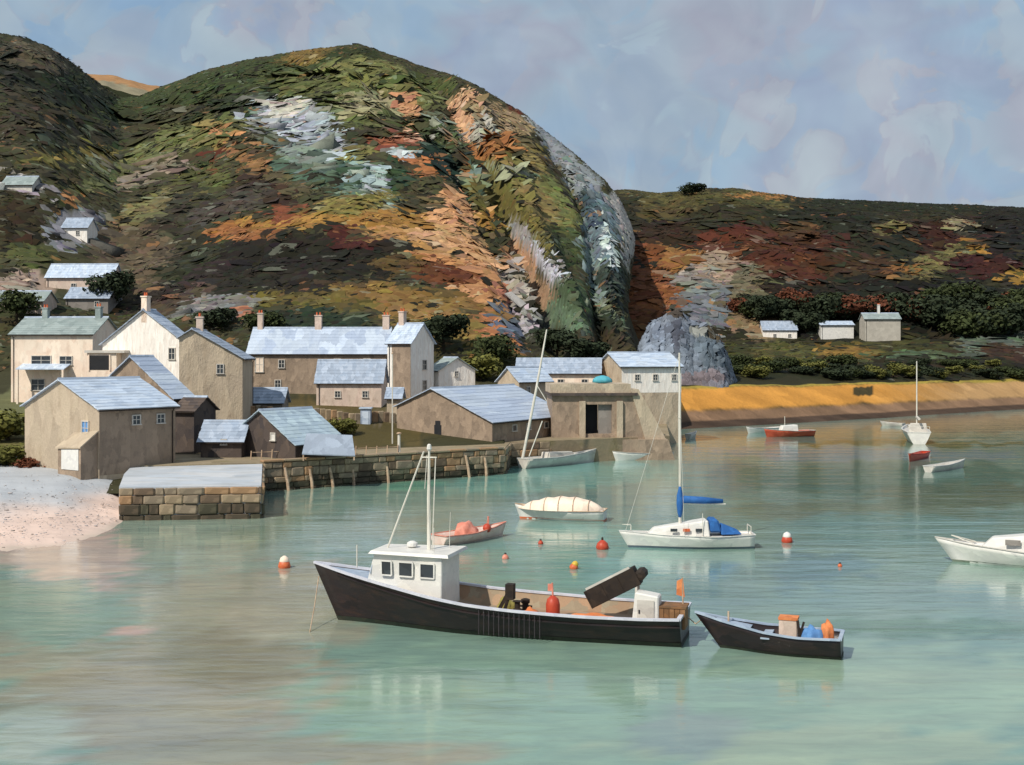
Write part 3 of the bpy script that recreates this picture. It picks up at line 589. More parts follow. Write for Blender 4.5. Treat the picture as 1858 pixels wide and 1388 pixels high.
# ------------------------------------------------------------------ houses
def window(parent, frame_M, wd, ht, mul=True, fm=None, gm=None):
    fm = fm or white_dull
    f = MB(); t_ = .09
    f.box(-wd/2-t_, -wd/2, -.10, .02, -ht/2, ht/2, frame_M).box(wd/2, wd/2+t_, -.10, .02, -ht/2, ht/2, frame_M)
    f.box(-wd/2-t_, wd/2+t_, -.102, .02, ht/2, ht/2+t_, frame_M).box(-wd/2-t_-.05, wd/2+t_+.05, -.16, .02, -ht/2-t_, -ht/2, frame_M)
    if mul: f.box(-.03, .03, -.07, .02, -ht/2, ht/2, frame_M).box(-wd/2, wd/2, -.06, .02, .0, .05, frame_M)
    o = f.build('window', fm, parent)
    MB().box(-wd/2, wd/2, -.03, .02, -ht/2, ht/2, frame_M).build('pane', gm or glass, o); return o
def house(name, label, cat, corner, base_z, w_, Ls, th, eave, ridge, wall, roof, mirror=False, rf=.5, chim=(), wins=(), doors=(), side_mat=None, over=.3, group=None, chim_mat=None, dy=0.0, sink=1.5, courses=9, eave2=None):
    """corner: world xy of the nearest corner. gable plane a=0 (width w_), side plane b=0 (length Ls)."""
    th = R(th); rz = math.atan2(math.sin(th), math.cos(th)) if mirror else math.atan2(math.cos(th), math.sin(th))
    o = thing(name, label, cat, (corner[0], corner[1], base_z), rz, group)
    def Q(a, b, z): return (b, a, z) if mirror else (a, b, z)
    e2 = eave if eave2 is None else eave2
    rb = w_*rf; prof = [(0, -sink), (w_, -sink), (w_, e2), (rb, ridge), (0, eave)]
    # walls: gable ends and side walls, slightly thick shell
    m1 = MB(); n_ = 5
    m1.add([Q(0, b, z) for b, z in prof]+[Q(Ls, b, z) for b, z in prof], [tuple(range(5)), tuple(range(9, 4, -1))]+[(i, (i+1) % 5, 5+(i+1) % 5, 5+i) for i in range(5)])
    wl = m1.build('walls', wall, o)
    if side_mat:
        m2 = MB(); m2.add([Q(.004, -.012, -.5), Q(Ls-.004, -.012, -.5), Q(Ls-.004, -.012, eave-.01), Q(.004, -.012, eave-.01), Q(.004, .01, -.5), Q(Ls-.004, .01, -.5), Q(Ls-.004, .01, eave-.01), Q(.004, .01, eave-.01)],
            [(0, 1, 2, 3), (7, 6, 5, 4), (0, 4, 5, 1), (1, 5, 6, 2), (2, 6, 7, 3), (3, 7, 4, 0)]); m2.build('front_wall', side_mat, o)
    # roof: lapped courses of slate on each slope, plus ridge tiles
    def slope(b0, z0, b1, z1):
        mb = MB(); dx, dz = b1-b0, z1-z0; ln = math.hypot(dx, dz); ux, uz = dx/ln, dz/ln; nx, nz = -uz*(1 if dx > 0 else -1), abs(ux)
        n_ = courses; ov = over
        for i in range(n_):
            s0 = -ov+(ln+ov)*i/n_; s1 = -ov+(ln+ov)*(i+1)/n_+.06; s1 = min(s1, ln)
            def pt(s, off): return (b0+ux*s+nx*off, z0+uz*s+nz*off)
            q = [pt(s0, .04), pt(s1, .015), pt(s1, .10), pt(s0, .125)]
            a0, a1 = -ov+random.uniform(-.03, .03), Ls+ov+random.uniform(-.03, .03)
            mb.add([Q(a0, *p) for p in q]+[Q(a1, *p) for p in q], [(0, 1, 2, 3), (7, 6, 5, 4), (0, 4, 5, 1), (1, 5, 6, 2), (2, 6, 7, 3), (3, 7, 4, 0)])
        return mb.build('roof_slope', roof, o)
    r1 = slope(0, eave, rb, ridge); slope(w_, e2, rb, ridge)
    rg = MB(); rg.add([Q(-over, rb-.16, ridge+.05), Q(-over, rb, ridge+.24), Q(-over, rb+.16, ridge+.05), Q(Ls+over, rb-.16, ridge+.05), Q(Ls+over, rb, ridge+.24), Q(Ls+over, rb+.16, ridge+.05)],
        [(0, 1, 2), (5, 4, 3), (0, 3, 4, 1), (1, 4, 5, 2), (2, 5, 3, 0)]); rg.build('ridge_cap', slate_d, o)
    gt = MB().box(*sorted((Q(-.2, -.36, 0)[0], Q(Ls+.2, -.24, 0)[0])), *sorted((Q(-.2, -.36, 0)[1], Q(Ls+.2, -.24, 0)[1])), eave-.22, eave-.12)
    gt.build('gutter', blackm, o)
    if eave > 2.5 and Ls > 3: MB().tube([Q(Ls-.35, -.3, eave-.2), Q(Ls-.35, -.09, eave-.5), Q(Ls-.35, -.09, -sink)], .05, 6).build('downpipe', blackm, o)
    for cdef in chim:
        a, hh = cdef[0], cdef[1]; cw_ = cdef[2] if len(cdef) > 2 else .7; cb_ = cdef[3] if len(cdef) > 3 else rb
        c0 = Q(a-cw_/2, cb_-.35, 0); c1 = Q(a+cw_/2, cb_+.35, 0)
        x0, x1 = sorted((c0[0], c1[0])); y0, y1 = sorted((c0[1], c1[1]))
        c = MB().box(x0, x1, y0, y1, ridge-1.4, ridge+hh).box(x0-.08, x1+.08, y0-.08, y1+.08, ridge+hh, ridge+hh+.15).build('chimney', chim_mat or stone_pink, o)
        for q in (-.17, .17):
            cc = Q(a+q*cw_/.7, cb_, 0); MB().lathe([(.12, ridge+hh+.15), (.1, ridge+hh+.5), (.12, ridge+hh+.55)], (cc[0], cc[1], 0), 8).build('chimney_pot', orange_f, c)
    def faceM(face, pos, z):
        # local: x along wall, -y outward, z up
        if face == 's': org = Vector(Q(pos, 0, z)); outv = Vector(Q(0, -1, 0))
        else: org = Vector(Q(0, pos, z)); outv = Vector(Q(-1, 0, 0))
        yv = -outv; zv = Vector((0, 0, 1)); xv = yv.cross(zv); M = Matrix((xv, yv, zv)).transposed().to_4x4(); M.translation = org+outv*.014; return M
    for (face, pos, z, ww, wh, *rest) in wins: window(o, faceM(face, pos, z), ww, wh, rest[0] if rest else True, gm=rest[1] if len(rest) > 1 else None)
    for (face, pos, ww, wh, dm) in doors:
        M = faceM(face, pos, 0); d_ = MB().box(-ww/2, ww/2, -.06, .02, 0, wh, M).build('door', dm, o)
        MB().box(-ww/2-.1, -ww/2, -.12, .02, 0, wh, M).box(ww/2, ww/2+.1, -.12, .02, 0, wh, M).box(-ww/2-.1, ww/2+.1, -.12, .02, wh, wh+.12, M).build('door_frame', timber, d_)
        MB().box(ww/2-.25, ww/2-.17, -.14, -.05, wh*.45, wh*.5, M).build('handle', dark_op, d_)
    o['_Q'] = 1 if mirror else 0; del o['_Q']
    return o, Q, faceM
def zof(py, D): return EYE+(HOR-py)*D/F
def H(name, label, px, D, base_py, w_, Ls, th, eave_py, ridge_py, *a, bz=None, **k):
    bz = zof(base_py, D) if bz is None else bz
    ev = zof(eave_py, D)-bz; c = xy(px, D); mir = k.get('mirror', False); thr = R(th)
    gd = (math.cos(thr) if mir else -math.cos(thr), math.sin(thr)); sd = (-math.sin(thr) if mir else math.sin(thr), math.cos(thr))
    def fit(p, d_): q = (p-CX)/F; return (q*c[1]-c[0])/(d_[0]-q*d_[1])
    if w_ > 40: w_ = fit(w_-1000, gd)
    if Ls > 40: Ls = fit(Ls-1000, sd)
    print(name, round(w_, 1), round(Ls, 1))
    k.setdefault('sink', 4)
    dmid = D+(w_*k.get('rf', .5))*math.sin(thr); rg = zof(ridge_py, dmid)-bz
    return house(name, label, 'house' if 'house' in name or 'cottage' in name else 'building', c, bz, w_, Ls, th, ev, rg, *a, **k)

hE, Q, FM = H('stone_house', 'tan gabled house at far left with blue slate roof and small white garage door', 180, 101, 852, 1045, 1318, 36, 742, 690, stone_tan, slate, side_mat=stone_brn,  # side wall is the same tan, coloured browner to paint its shaded side
    wins=(('s', 3.6, 3.9, .7, .7), ('s', 6.1, 3.9, .7, .7), ('g', 1.8, 3.3, .8, 1.1, True, bluelt)), courses=11)
# lean-to with the white garage door
lt = MB(); lt.add([Q(-1.6, .2, -1), Q(0, .2, -1), Q(0, .2, 3.0), Q(-1.6, .2, 1.9), Q(-1.6, 3.3, -1), Q(0, 3.3, -1), Q(0, 3.3, 2.7), Q(-1.6, 3.3, 1.75)], [(0, 1, 2, 3), (7, 6, 5, 4), (0, 4, 5, 1), (1, 5, 6, 2), (2, 6, 7, 3), (3, 7, 4, 0)])
lo = lt.build('lean_to', stone_brn, hE)
MB().add([Q(-1.75, .05, 1.82), Q(.0, .05, 3.08), Q(0, 3.45, 2.78), Q(-1.75, 3.45, 1.66), Q(-1.75, .05, 1.94), Q(.0, .05, 3.2), Q(0, 3.45, 2.9), Q(-1.75, 3.45, 1.78)], [(0, 3, 2, 1), (4, 5, 6, 7), (0, 1, 5, 4), (1, 2, 6, 5), (2, 3, 7, 6), (3, 0, 4, 7)]).build('lean_to_roof', stone_tan, lo)
MB().add([Q(-1.66, .45, .02), Q(-1.66, 2.75, .02), Q(-1.66, 2.75, 1.62), Q(-1.66, .45, 1.72), Q(-1.58, .45, .02), Q(-1.58, 2.75, .02), Q(-1.58, 2.75, 1.62), Q(-1.58, .45, 1.72)], [(0, 1, 2, 3), (7, 6, 5, 4), (0, 4, 5, 1), (1, 5, 6, 2), (2, 6, 7, 3), (3, 7, 4, 0)]).build('garage_door', white_b, lo)
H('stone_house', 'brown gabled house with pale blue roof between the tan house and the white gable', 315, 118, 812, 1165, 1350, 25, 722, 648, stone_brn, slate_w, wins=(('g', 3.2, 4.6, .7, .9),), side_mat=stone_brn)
H('white_house', 'tall white rendered house with steep gable and chimney behind the tan house', 338, 139, 745, 1186, 1356, 16, 624, 563, white_r, slate_d, chim=((.4, 1.5, .8),), chim_mat=cream, wins=(('g', 1.8, 6.4, .7, 1.2),))
H('stone_house', 'tall plain brown block with one long roof slope beside the white gable', 440, 130, 778, 1325, 1458, -7, 650, 598, stone_tan, slate_d, rf=.8, eave2=9.6, wins=(('g', 2.3, 6.3, .6, .9),), chim=((6.5, 1.4),))
hb, QB, _ = H('cream_house', 'cream house with two grey chimneys and picture windows at the left edge', 168, 152, 728, 8, 1020, 84, 606, 577, cream, slate_g, mirror=True, chim=((1.0, 1.3), (8.0, 1.2)), chim_mat=slate_g,
    wins=(('s', 3.4, 5.0, 1.5, 1.0), ('s', 6.6, 5.0, 2.4, 1.1), ('s', 7, 2.0, 1.6, 1.3), ('s', 3.5, 2.0, 1.4, 1.2)))
MB().add([QB(2.8, -1.8, 3.9), QB(9.0, -1.8, 3.9), QB(9.0, -.0, 4.5), QB(2.8, -.0, 4.5), QB(2.8, -1.8, 4.02), QB(9.0, -1.8, 4.02), QB(9.0, 0, 4.62), QB(2.8, 0, 4.62)], [(0, 3, 2, 1), (4, 5, 6, 7), (0, 1, 5, 4), (1, 2, 6, 5), (2, 3, 7, 6), (3, 0, 4, 7)]).build('porch_roof', slate, hb)
for a in (3, 8.8): MB().bar(QB(a, -1.7, -.5), QB(a, -1.7, 3.9), .22).build('porch_post', cream, hb)
# flat-roofed garage between
g = thing('flat_roofed_garage', 'flat roofed white annex with a wide dark opening right of the cream house', 'garage', (*xy(158, 140), zof(690, 140)), R(-4))
MB().box(0, 3.4, 0, 4, -2, 3.1).build('walls', cream, g); MB().box(-.2, 4.4, -.25, 4.2, 3.102, 3.4).build('flat_roof', white_dull, g)
MB().box(.3, 2.6, -.05, .3, 1.2, 2.8).build('opening', dark_op, g); [MB().box(a, a+.15, -.12, .1, 1.1, 2.9).build('jamb', cream, g) for a in (.15, 2.6)]

H('terraced_house', 'long stone terrace with pale slate roof and tall chimneys in the middle of town', 700, 165, 716, 8, 1450, 88, 641, 596, stone_brn, slate_w, mirror=True,
  chim=((.5, 1.7, .9), (9.8, 1.7, .9), (17.8, 2.0, .7)), wins=(('s', 2.5, 4.2, .8, 1.1), ('s', 6.5, 4.2, .8, 1.1), ('s', 17, 4.0, 1.0, 1.9, True, cream), ('s', 14, 4.1, .7, 1.0), ('s', 14.5, 1.4, .7, 1.0)), courses=8)
H('end_house', 'end of terrace with white gable facing right and blue roof tip', 745, 162, 722, 1787, 1703, 60, 622, 588, stone_brn, slate, mirror=True, wins=(('g', 3.2, 4.3, .8, 1.2), ('g', 3.2, 1.6, .8, 1.2)), chim=((3.2, 1.6, .8),))
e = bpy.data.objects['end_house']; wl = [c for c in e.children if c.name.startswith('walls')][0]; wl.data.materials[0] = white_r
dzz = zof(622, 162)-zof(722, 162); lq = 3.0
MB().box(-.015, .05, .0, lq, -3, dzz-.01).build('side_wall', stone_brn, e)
H('low_annex', 'low pink walled annex with blue slate roof in front of the long terrace', 692, 152, 736, 5, 1574, 88, 694, 655, stone_pink, slate_d, mirror=True, wins=(('s', 2.0, 1.4, .6, .7), ('s', 5.4, 1.4, .6, .7)), courses=7)
H('low_shed', 'low blue roofed lean shed beside the brown block under the terrace', 512, 144, 748, 3.4, 1438, 88, 730, 706, stone_grey, slate_d, mirror=True, courses=5)
H('garden_cottage', 'small white gabled cottage right of the terrace with yellow gorse beside it', 796, 167, 708, 1862, 1774, 32, 672, 650, white_r, slate_g, mirror=True, wins=(('g', 2.7, 2.2, .45, .6),), courses=6)
hh, Q, FM = H('boathouse', 'wide low boathouse with broad pale blue roof and dark arched door on the quay', 893, 130, 806, 1720, 2033, 31, 766, 706, stone_brn, slate_w, rf=.62, courses=11, side_mat=stone_brn, bz=QZ, eave2=3.6,
    wins=tuple(('s', a, 1.35, .8, .6, False) for a in (4.5, 7.5, 11.5)))
M = FM('g', 6.9, 0); MB().box(-.45, .45, -.05, .03, 0, 1.7, M).box(-.32, .32, -.05, .03, 1.7, 2.15, M).build('door', dark_op, hh)
H('cream_house', 'cream walled cottage with blue roof behind the leaning mast', 1088, 165, 716, 6, 1938, 86, 677, 652, cream, slate_d, mirror=True, wins=(('s', 2, 1.6, .7, .8), ('s', 5.2, 1.6, .7, .8), ('s', 8.5, 1.6, .7, .8)), courses=6)
H('stone_cottage', 'small brown stone cottage left of the leaning mast with pale roof', 942, 152, 726, 1903, 2000, 45, 692, 668, stone_tan, slate, wins=(('s', 1.6, 1.2, .5, .7), ('g', 1.8, 1.3, .5, .7)), courses=6)
H('white_house', 'long white house with brown gable end and whitish roof above the pier building', 1128, 162, 706, 2085, 2236, 72, 665, 641, stone_tan, slate, side_mat=white_r, sink=9, wins=(('s', 2.2, 1.5, .6, .7), ('s', 4.8, 1.5, .6, .7), ('s', 7.5, 1.5, .6, .7)), courses=6)
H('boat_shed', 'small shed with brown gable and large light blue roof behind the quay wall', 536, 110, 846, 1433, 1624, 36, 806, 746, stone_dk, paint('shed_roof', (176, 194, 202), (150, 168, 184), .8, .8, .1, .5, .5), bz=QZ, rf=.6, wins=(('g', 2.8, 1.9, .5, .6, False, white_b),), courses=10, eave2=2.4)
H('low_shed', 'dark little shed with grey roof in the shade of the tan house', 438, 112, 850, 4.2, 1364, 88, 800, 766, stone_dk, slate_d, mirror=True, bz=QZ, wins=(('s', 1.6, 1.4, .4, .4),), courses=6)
H('low_shed', 'dark walled outhouse squeezed between tan house and the brown block', 352, 116, 850, 3.6, 1318, 70, 745, 722, stone_dk, stone_dk, mirror=True, bz=QZ, courses=5)  # all-dark block, put in as the shadow between the houses
# grey sheet of the slip roof lying before the boat shed
o = thing('lean_to_canopy', 'grey sheet canopy sloping to the quay right of the boat shed', 'canopy', (*xy(548, 108.6), QZ))
MB().add([(0, 0, .55), (4.6, .5, .35), (3.9, 4.0, 1.9), (-.2, 3.6, 2.1), (0, 0, .65), (4.6, .5, .45), (3.9, 4.0, 2.0), (-.2, 3.6, 2.2)], [(0, 3, 2, 1), (4, 5, 6, 7), (0, 1, 5, 4), (1, 2, 6, 5), (2, 3, 7, 6), (3, 0, 4, 7)]).build('sheet', paint('grey_sheet', (160, 172, 186), (136, 146, 160), .7, .8, .12, .6, .5, (1, .4, 1)), o)
for p, hq in (((.1, .1, 0), .56), ((4.5, .6, 0), .38), ((3.8, 3.8, 0), 1.8), ((0, 3.4, 0), 2.0)): MB().bar(p, (p[0], p[1], hq), .12).build('support_post', timber, o)
o = thing('privy', 'upright blue grey garden shed standing in the olive garden', 'shed', (*xy(663, 138), zof(776, 138)))
MB().box(-.55, .55, 0, 1.2, -.8, 2.1).build('walls', slate_d, o); MB().box(-.7, .7, -.15, 1.3, 2.1, 2.25).build('roof', slate, o); MB().box(-.35, .35, -.04, .02, 0, 1.8).build('door', slate, o)

# garden wall stepping across the olive ground below the terrace
gwl = thing('garden_wall', 'rubble garden wall running across the olive ground below the long terrace', 'wall', (0, 0, 0))
for i in range(26):
    pa_ = 442+i*10.6; Dw = 139+1.2*math.sin(i*.6); a_ = Vector((*xy(pa_, Dw), 0)); b2_ = Vector((*xy(pa_+10.2, Dw+.3), 0)); za = float(zmain(np.array([pa_]), np.array([Dw]), False)[0])
    q_ = MB().bar((a_.x, a_.y, za+.35), (b2_.x, b2_.y, za+.35), .4, 1.5+.25*random.random()).build('wall_stone', random.choice(stones), gwl, bevel=.08)
H('low_shed', 'tiny tan walled store with slate roof in the garden right of the low annex', 726, 146, 742, 2.6, 1702, 86, 722, 706, stone_tan, slate_d, mirror=True, courses=4)
# pier building
Dk = 139.0; kz = 2243/Dk
pb = thing('pier_building', 'brown flat topped stone pier building with dark opening and sloping right buttress', 'building', (*xy(1005, Dk-1.5), 0), R(3))
def lx(px): return (px-1005)/kz
MB().add([(lx(1000), 0, -1.5), (lx(1232), 0, -1.5), (lx(1212), 0, 2.3), (lx(1000), 0, 2.3), (lx(1000), 9, -1.5), (lx(1232), 9, -1.5), (lx(1212), 9, 2.3), (lx(1000), 9, 2.3)], [(0, 1, 2, 3), (7, 6, 5, 4), (0, 4, 5, 1), (1, 5, 6, 2), (2, 6, 7, 3), (3, 7, 4, 0)]).build('plinth', stone_brn, pb)
up = MB(); y0 = .9
for (a, b) in ((1003, 1062), (1112, 1172)): up.box(lx(a), lx(b), y0, 8, 2.3, 7.2)
up.box(lx(1062), lx(1112), y0, 8, 2.3, 2.9).box(lx(1062), lx(1112), y0, 8, 6.2, 7.2); up.build('upper_walls', stone_brn, pb)
MB().box(lx(1062), lx(1088), y0+1.4, y0+1.6, 2.9, 6.2).build('dark_doorway', dark_op, pb)
MB().box(lx(1088), lx(1112), y0+.5, y0+.7, 2.9, 6.2).build('grey_panel', stone_grey, pb)
for a in (1052, 1120): MB().box(lx(a), lx(a+11), y0-.35, y0, 2.3, 6.6).build('pilaster', stone_tan, pb)
MB().add([(lx(1172), y0-.2, 2.3), (lx(1210), y0-.2, 2.3), (lx(1160), y0-.2, 7.9), (lx(1145), y0-.2, 7.9), (lx(1172), 7, 2.3), (lx(1210), 7, 2.3), (lx(1160), 7, 7.9), (lx(1145), 7, 7.9)], [(0, 1, 2, 3), (7, 6, 5, 4), (0, 4, 5, 1), (1, 5, 6, 2), (2, 6, 7, 3), (3, 7, 4, 0)]).build('buttress', stone_tan, pb)
MB().box(lx(998), lx(1158), y0-.5, 8.3, 7.2, 7.5).build('ledge', stone_dk, pb)
MB().box(lx(1000), lx(1146), y0-.1, 8, 7.5, 8.5).build('parapet', stone_tan, pb)
sx = lx(1003)
rowz = [2.45, 3.1, 3.75, 4.4, 5.05, 5.7]
tv = thing('covered_boat_on_wall', 'turquoise tarpaulin bundle lying on the pier building parapet', 'tarpaulin', (*xy(1093, Dk+2), 8.52))
MB().lathe([(.2, -.02), (1.15, .1), (1.1, .45), (.7, .75), (.15, .9)], n=10, sx=1, sy=.6).build('tarpaulin', turq, tv, smooth=True)
# stone wall joining I houses down to pier: rough bank wall
# hillside houses
def hillhouse(name, label, px0, px1, ye, yr, yb, wall, roof, fn, **k):
    p = hit((px0+px1)/2, yb, fn); D = p.y; kk = F/D; Ls = (px1-px0)/kk
    return house(name, label, 'house', xy(px1, D), p.z-.1, 6, Ls, 88, (yb-ye)/kk, zof(yr, D+3)-p.z, wall, roof, mirror=True, sink=5, courses=5, **k)
hillhouse('hillside_house', 'pinkish house with long blue roof on the hillside at upper left', 82, 202, 502, 479, 532, stone_pink, slate, zmain, wins=(('s', 3, 1.4, .8, .9), ('s', 7, 1.4, .8, .9)))
hillhouse('hillside_house', 'tiny white house high on the slope among grey rocks at left', 112, 158, 412, 396, 432, white_r, slate_d, zmain, wins=(('s', 2, 1.2, .6, .8), ('s', 4.6, 1.2, .6, .8)))
hillhouse('hillside_house', 'pale house at the left edge highest up the dark hill', 2, 58, 334, 320, 346, white_dull, slate_g, zmain)
hillhouse('hillside_house', 'long low pink walled house at the left edge above the cream house', -20, 78, 545, 528, 568, stone_pink, slate_g, zmain, wins=(('s', 2, 1.2, .8, .8), ('s', 5, 1.2, .8, .8)))
hillhouse('hillside_house', 'grey mauve walled house directly below the long blue roof on the hillside', 118, 196, 540, 522, 566, stone_grey, slate_d, zmain, wins=(('s', 2, 1.5, .7, .9),))
hillhouse('field_cottage', 'white cottage with wide grey hipped looking roof, leftmost in the field', 1385, 1446, 598, 583, 614, white_r, slate_d, zhead, wins=(('s', 2, .9, .7, .7), ('s', 6, .9, .7, .7)))
hillhouse('field_cottage', 'bright white cottage in the middle of the three below the dark wood', 1490, 1549, 589, 583, 615, white_b, slate, zhead)
hillhouse('field_cottage', 'pale grey cottage with thin white chimney, rightmost below the wood', 1570, 1634, 578, 568, 619, paint('pale_grey_render', (186, 180, 168), (170, 164, 152), .9, .6, .08, .7, .4), slate_g, zhead, chim=((5.0, 2.2, .6),), chim_mat=white_b)

def zof_(py, D): return EYE+(HOR-py)*D/F
# grey gabled bluff behind the white house: a faceted crag
def zbluff(u, D):
    u = np.asarray(u, float); D = np.asarray(D, float)
    tp = np.interp(u, [1146, 1156, 1168, 1182, 1205, 1228, 1252, 1285, 1306, 1322, 1340], [712, 640, 606, 586, 575, 561, 580, 592, 616, 650, 712])
    D = D-15; zt = EYE+(HOR-tp)*230/F; rise = np.clip((D-203)/11, 0, 1)**.55; fall = 1-.75*sstep(217, 240, D)
    rib = np.abs(fbm(u/9+3, D/14, 3)); return -1+(zt+1)*rise*fall-2.2*rib*np.clip((D-203)/5, 0, 1)*fall+.5*fbm(u/4, D/2, 2)
us = np.arange(1144, 1343, 2.); Ds = np.arange(217, 257, .6); U, DD = np.meshgrid(us, Ds, indexing='ij'); Z = zbluff(U, DD); PYb = HOR-(Z-EYE)*F/DD
PB = [(1190,630,34,60,0,(136,148,164)),(1215,600,16,50,80,(120,130,146)),(1232,610,14,40,-8,(80,84,96)),(1255,640,30,50,10,(116,126,138)),(1290,640,26,60,-10,(96,108,118)),(1280,686,50,16,0,(124,114,118)),(1230,568,60,8,10,(78,70,62)),(1300,600,30,12,30,(92,78,56)),(1180,690,50,14,0,(104,96,86)),(1270,600,26,12,20,(140,142,136))]
cbf = cover(U.ravel(), PYb.ravel(), PB, (118, 126, 138)); X = (U-CX)*DD/F
bo = grid_mesh('rock_bluff', X, DD, Z, cbf*.94, ground_mat); del bo['kind']
tag(bo, 'blue grey pointed rock bluff behind the white house at the foot of the far hill', 'rock')
nb_ = 3800; ub = RNG.uniform(1150, 1336, nb_); Db_ = 218+22*RNG.random(nb_)**1.3; zb_ = zbluff(ub, Db_); okb = zb_ > .3; ub, Db_, zb_ = ub[okb], Db_[okb], zb_[okb]
gxb = (zbluff(ub+4, Db_)-zbluff(ub-4, Db_))/(8*Db_/F); gyb = (zbluff(ub, Db_+.8)-zbluff(ub, Db_-.8))/1.6; nb3 = np.stack([-gxb, -gyb, np.ones(len(ub))], -1); nb3 /= np.linalg.norm(nb3, axis=1)[:, None]
cb3 = cover(ub, HOR-(zb_-EYE)*F/Db_, PB, (118, 126, 138))*RNG.uniform(.84, 1.12, (len(ub), 1))
rf_ = dabs('rock_face', np.stack([(ub-CX)*Db_/F, Db_, zb_], -1), nb3, cb3*.94, .55+.7*RNG.random(len(ub)), np.full(len(ub), 1.35)+.25*RNG.normal(0, 1, len(ub)), rock_mat); rf_.parent = bo

# ------------------------------------------------------------------ trees
def tree_proto(kind, h, wd, col, seed, nleaf=1500):
    r = np.random.default_rng(seed); rd = random.Random(seed)
    root = thing(kind, '', 'tree'); tr = MB()
    tr.tube([(0, 0, -1), (.1, 0, h*.25), (-.05, .1, h*.5), (.05, 0, h*.8)], [.045*h, .035*h, .025*h, .008*h], 7)
    for i in range(6):
        a = rd.uniform(0, 6.28); z0 = h*rd.uniform(.25, .6); rr_ = wd*.5*rd.uniform(.5, .9)
        tr.tube([(0, 0, z0), (math.cos(a)*rr_*.5, math.sin(a)*rr_*.5, z0+h*.1), (math.cos(a)*rr_, math.sin(a)*rr_, z0+h*.22)], [.016*h, .011*h, .004*h], 5)
    tr.build('trunk', bark, root)
    nb = 22; c = r.normal(0, 1, (nb, 3)); c /= np.linalg.norm(c, axis=1)[:, None]; c *= (.35+.5*r.random((nb, 1)))
    c = c*np.array([wd/2, wd/2, h*.36])+np.array([0, 0, h*.62]); br = (.14+.14*r.random(nb))*wd
    per = nleaf//nb; V = []; CO = []
    for k in range(nb):
        d = r.normal(0, 1, (per, 3)); d /= np.linalg.norm(d, axis=1)[:, None]; p = c[k]+d*br[k]*(.5+.55*r.random((per, 1)))
        a = np.cross(d, r.normal(0, 1, (per, 3))); a /= np.linalg.norm(a, axis=1)[:, None]; b = np.cross(d+.5*r.normal(0, 1, (per, 3)), a); b /= np.linalg.norm(b, axis=1)[:, None]
        s = (.035+.035*r.random((per, 1)))*wd
        V.append(np.stack([p-a*s, p+b*s*.7, p+a*s, p-b*s*.7], 1)); tone = .75+.5*r.random(); CO.append(np.array(s2l(col))*tone*(.8+.4*r.random((per, 1))))
    V = np.concatenate(V).reshape(-1, 3); CO = np.repeat(np.concatenate(CO), 4, 0); nf = len(V)//4
    me = bpy.data.meshes.new('crown'); me.vertices.add(len(V)); me.vertices.foreach_set('co', V.astype(np.float32).ravel())
    fs = np.arange(nf*4, dtype=np.int32); me.loops.add(nf*4); me.loops.foreach_set('vertex_index', fs); me.polygons.add(nf); me.polygons.foreach_set('loop_start', np.arange(0, nf*4, 4, dtype=np.int32)); me.update(calc_edges=True)
    at = me.color_attributes.new('Col', 'FLOAT_COLOR', 'POINT'); at.data.foreach_set('color', np.concatenate([CO, np.ones((len(CO), 1))], 1).astype(np.float32).ravel()); me.materials.append(leaf_mat)
    o = bpy.data.objects.new('crown', me); C.objects.link(o); o.parent = root; return root
protos = [tree_proto('broadleaf_tree', 8, 7.5, c, s) for s, c in enumerate(((62, 70, 42), (46, 54, 38), (98, 98, 50), (96, 58, 42)))]
used = [False]*4
def put_tree(k, px, py, h, label, group=None, fn=None, wide=1.0, D=None, low=False):
    p = hit(px, py, fn) if D is None else wp(px, py, D); s = h/8
    o = protos[k] if not used[k] else dup(protos[k]); used[k] = True
    o.location = p-Vector((0, 0, .24*h if low else 0)); o.rotation_euler.z = random.uniform(0, 6); o.scale = (s*wide, s*wide, s); o['label'] = label
    if group: o['group'] = group
    elif 'group' in o.keys(): del o['group']
GW = 'dark trees of the wood behind the field cottages'
LW = 'dark rounded tree in the wood behind the field cottages'
rt = random.Random(5)
def wood_label(k, px, py):
    col = ('mid green', 'dark green', 'olive', 'reddish brown')[k]
    z_ = ('left of the leftmost field cottage' if px < 1385 else 'above the leftmost field cottage' if px < 1450 else 'between leftmost and middle field cottages' if px < 1490 else 'above the middle field cottage' if px < 1550
          else 'between middle and rightmost field cottages' if px < 1572 else 'above the rightmost field cottage' if px < 1640 else 'just right of the rightmost field cottage' if px < 1700 else 'above the bare mast of the far yacht' if px < 1760 else 'at the right edge of the wood')
    return f"{col} tree {z_}, {'front' if py > 592 else 'middle' if py > 576 else 'upper'} row"
def hedge_label(k, px, py):
    col = ('mid green', 'dark green', 'olive')[k]
    z_ = ('behind the grey bluff end of the bank' if px < 1370 else 'below the leftmost field cottage' if px < 1450 else 'left of and below the middle field cottage' if px < 1500 else 'below the middle field cottage' if px < 1560 else 'below the rightmost field cottage' if px < 1640 else 'beside the mast of the far yacht' if px < 1700 else 'towards the right edge' )
    return f"low {col} hedge shrub {z_}, {'lower row' if py > 681 else 'middle row' if py > 671 else 'upper row'}"
for i in range(46):
    px = 1340+i*11.6+rt.uniform(-8, 8); py = rt.choice((600, 585, 570))+rt.uniform(-8, 4)
    if (1380 < px < 1450 or 1485 < px < 1555 or 1565 < px < 1640): py = min(py, 582)-rt.uniform(0, 8)
    k_ = rt.choice((0, 1, 1, 1, 3)); put_tree(k_, px, py, rt.uniform(6, 10), wood_label(k_, px, py), GW, zhead, rt.uniform(1.1, 1.5), low=True)
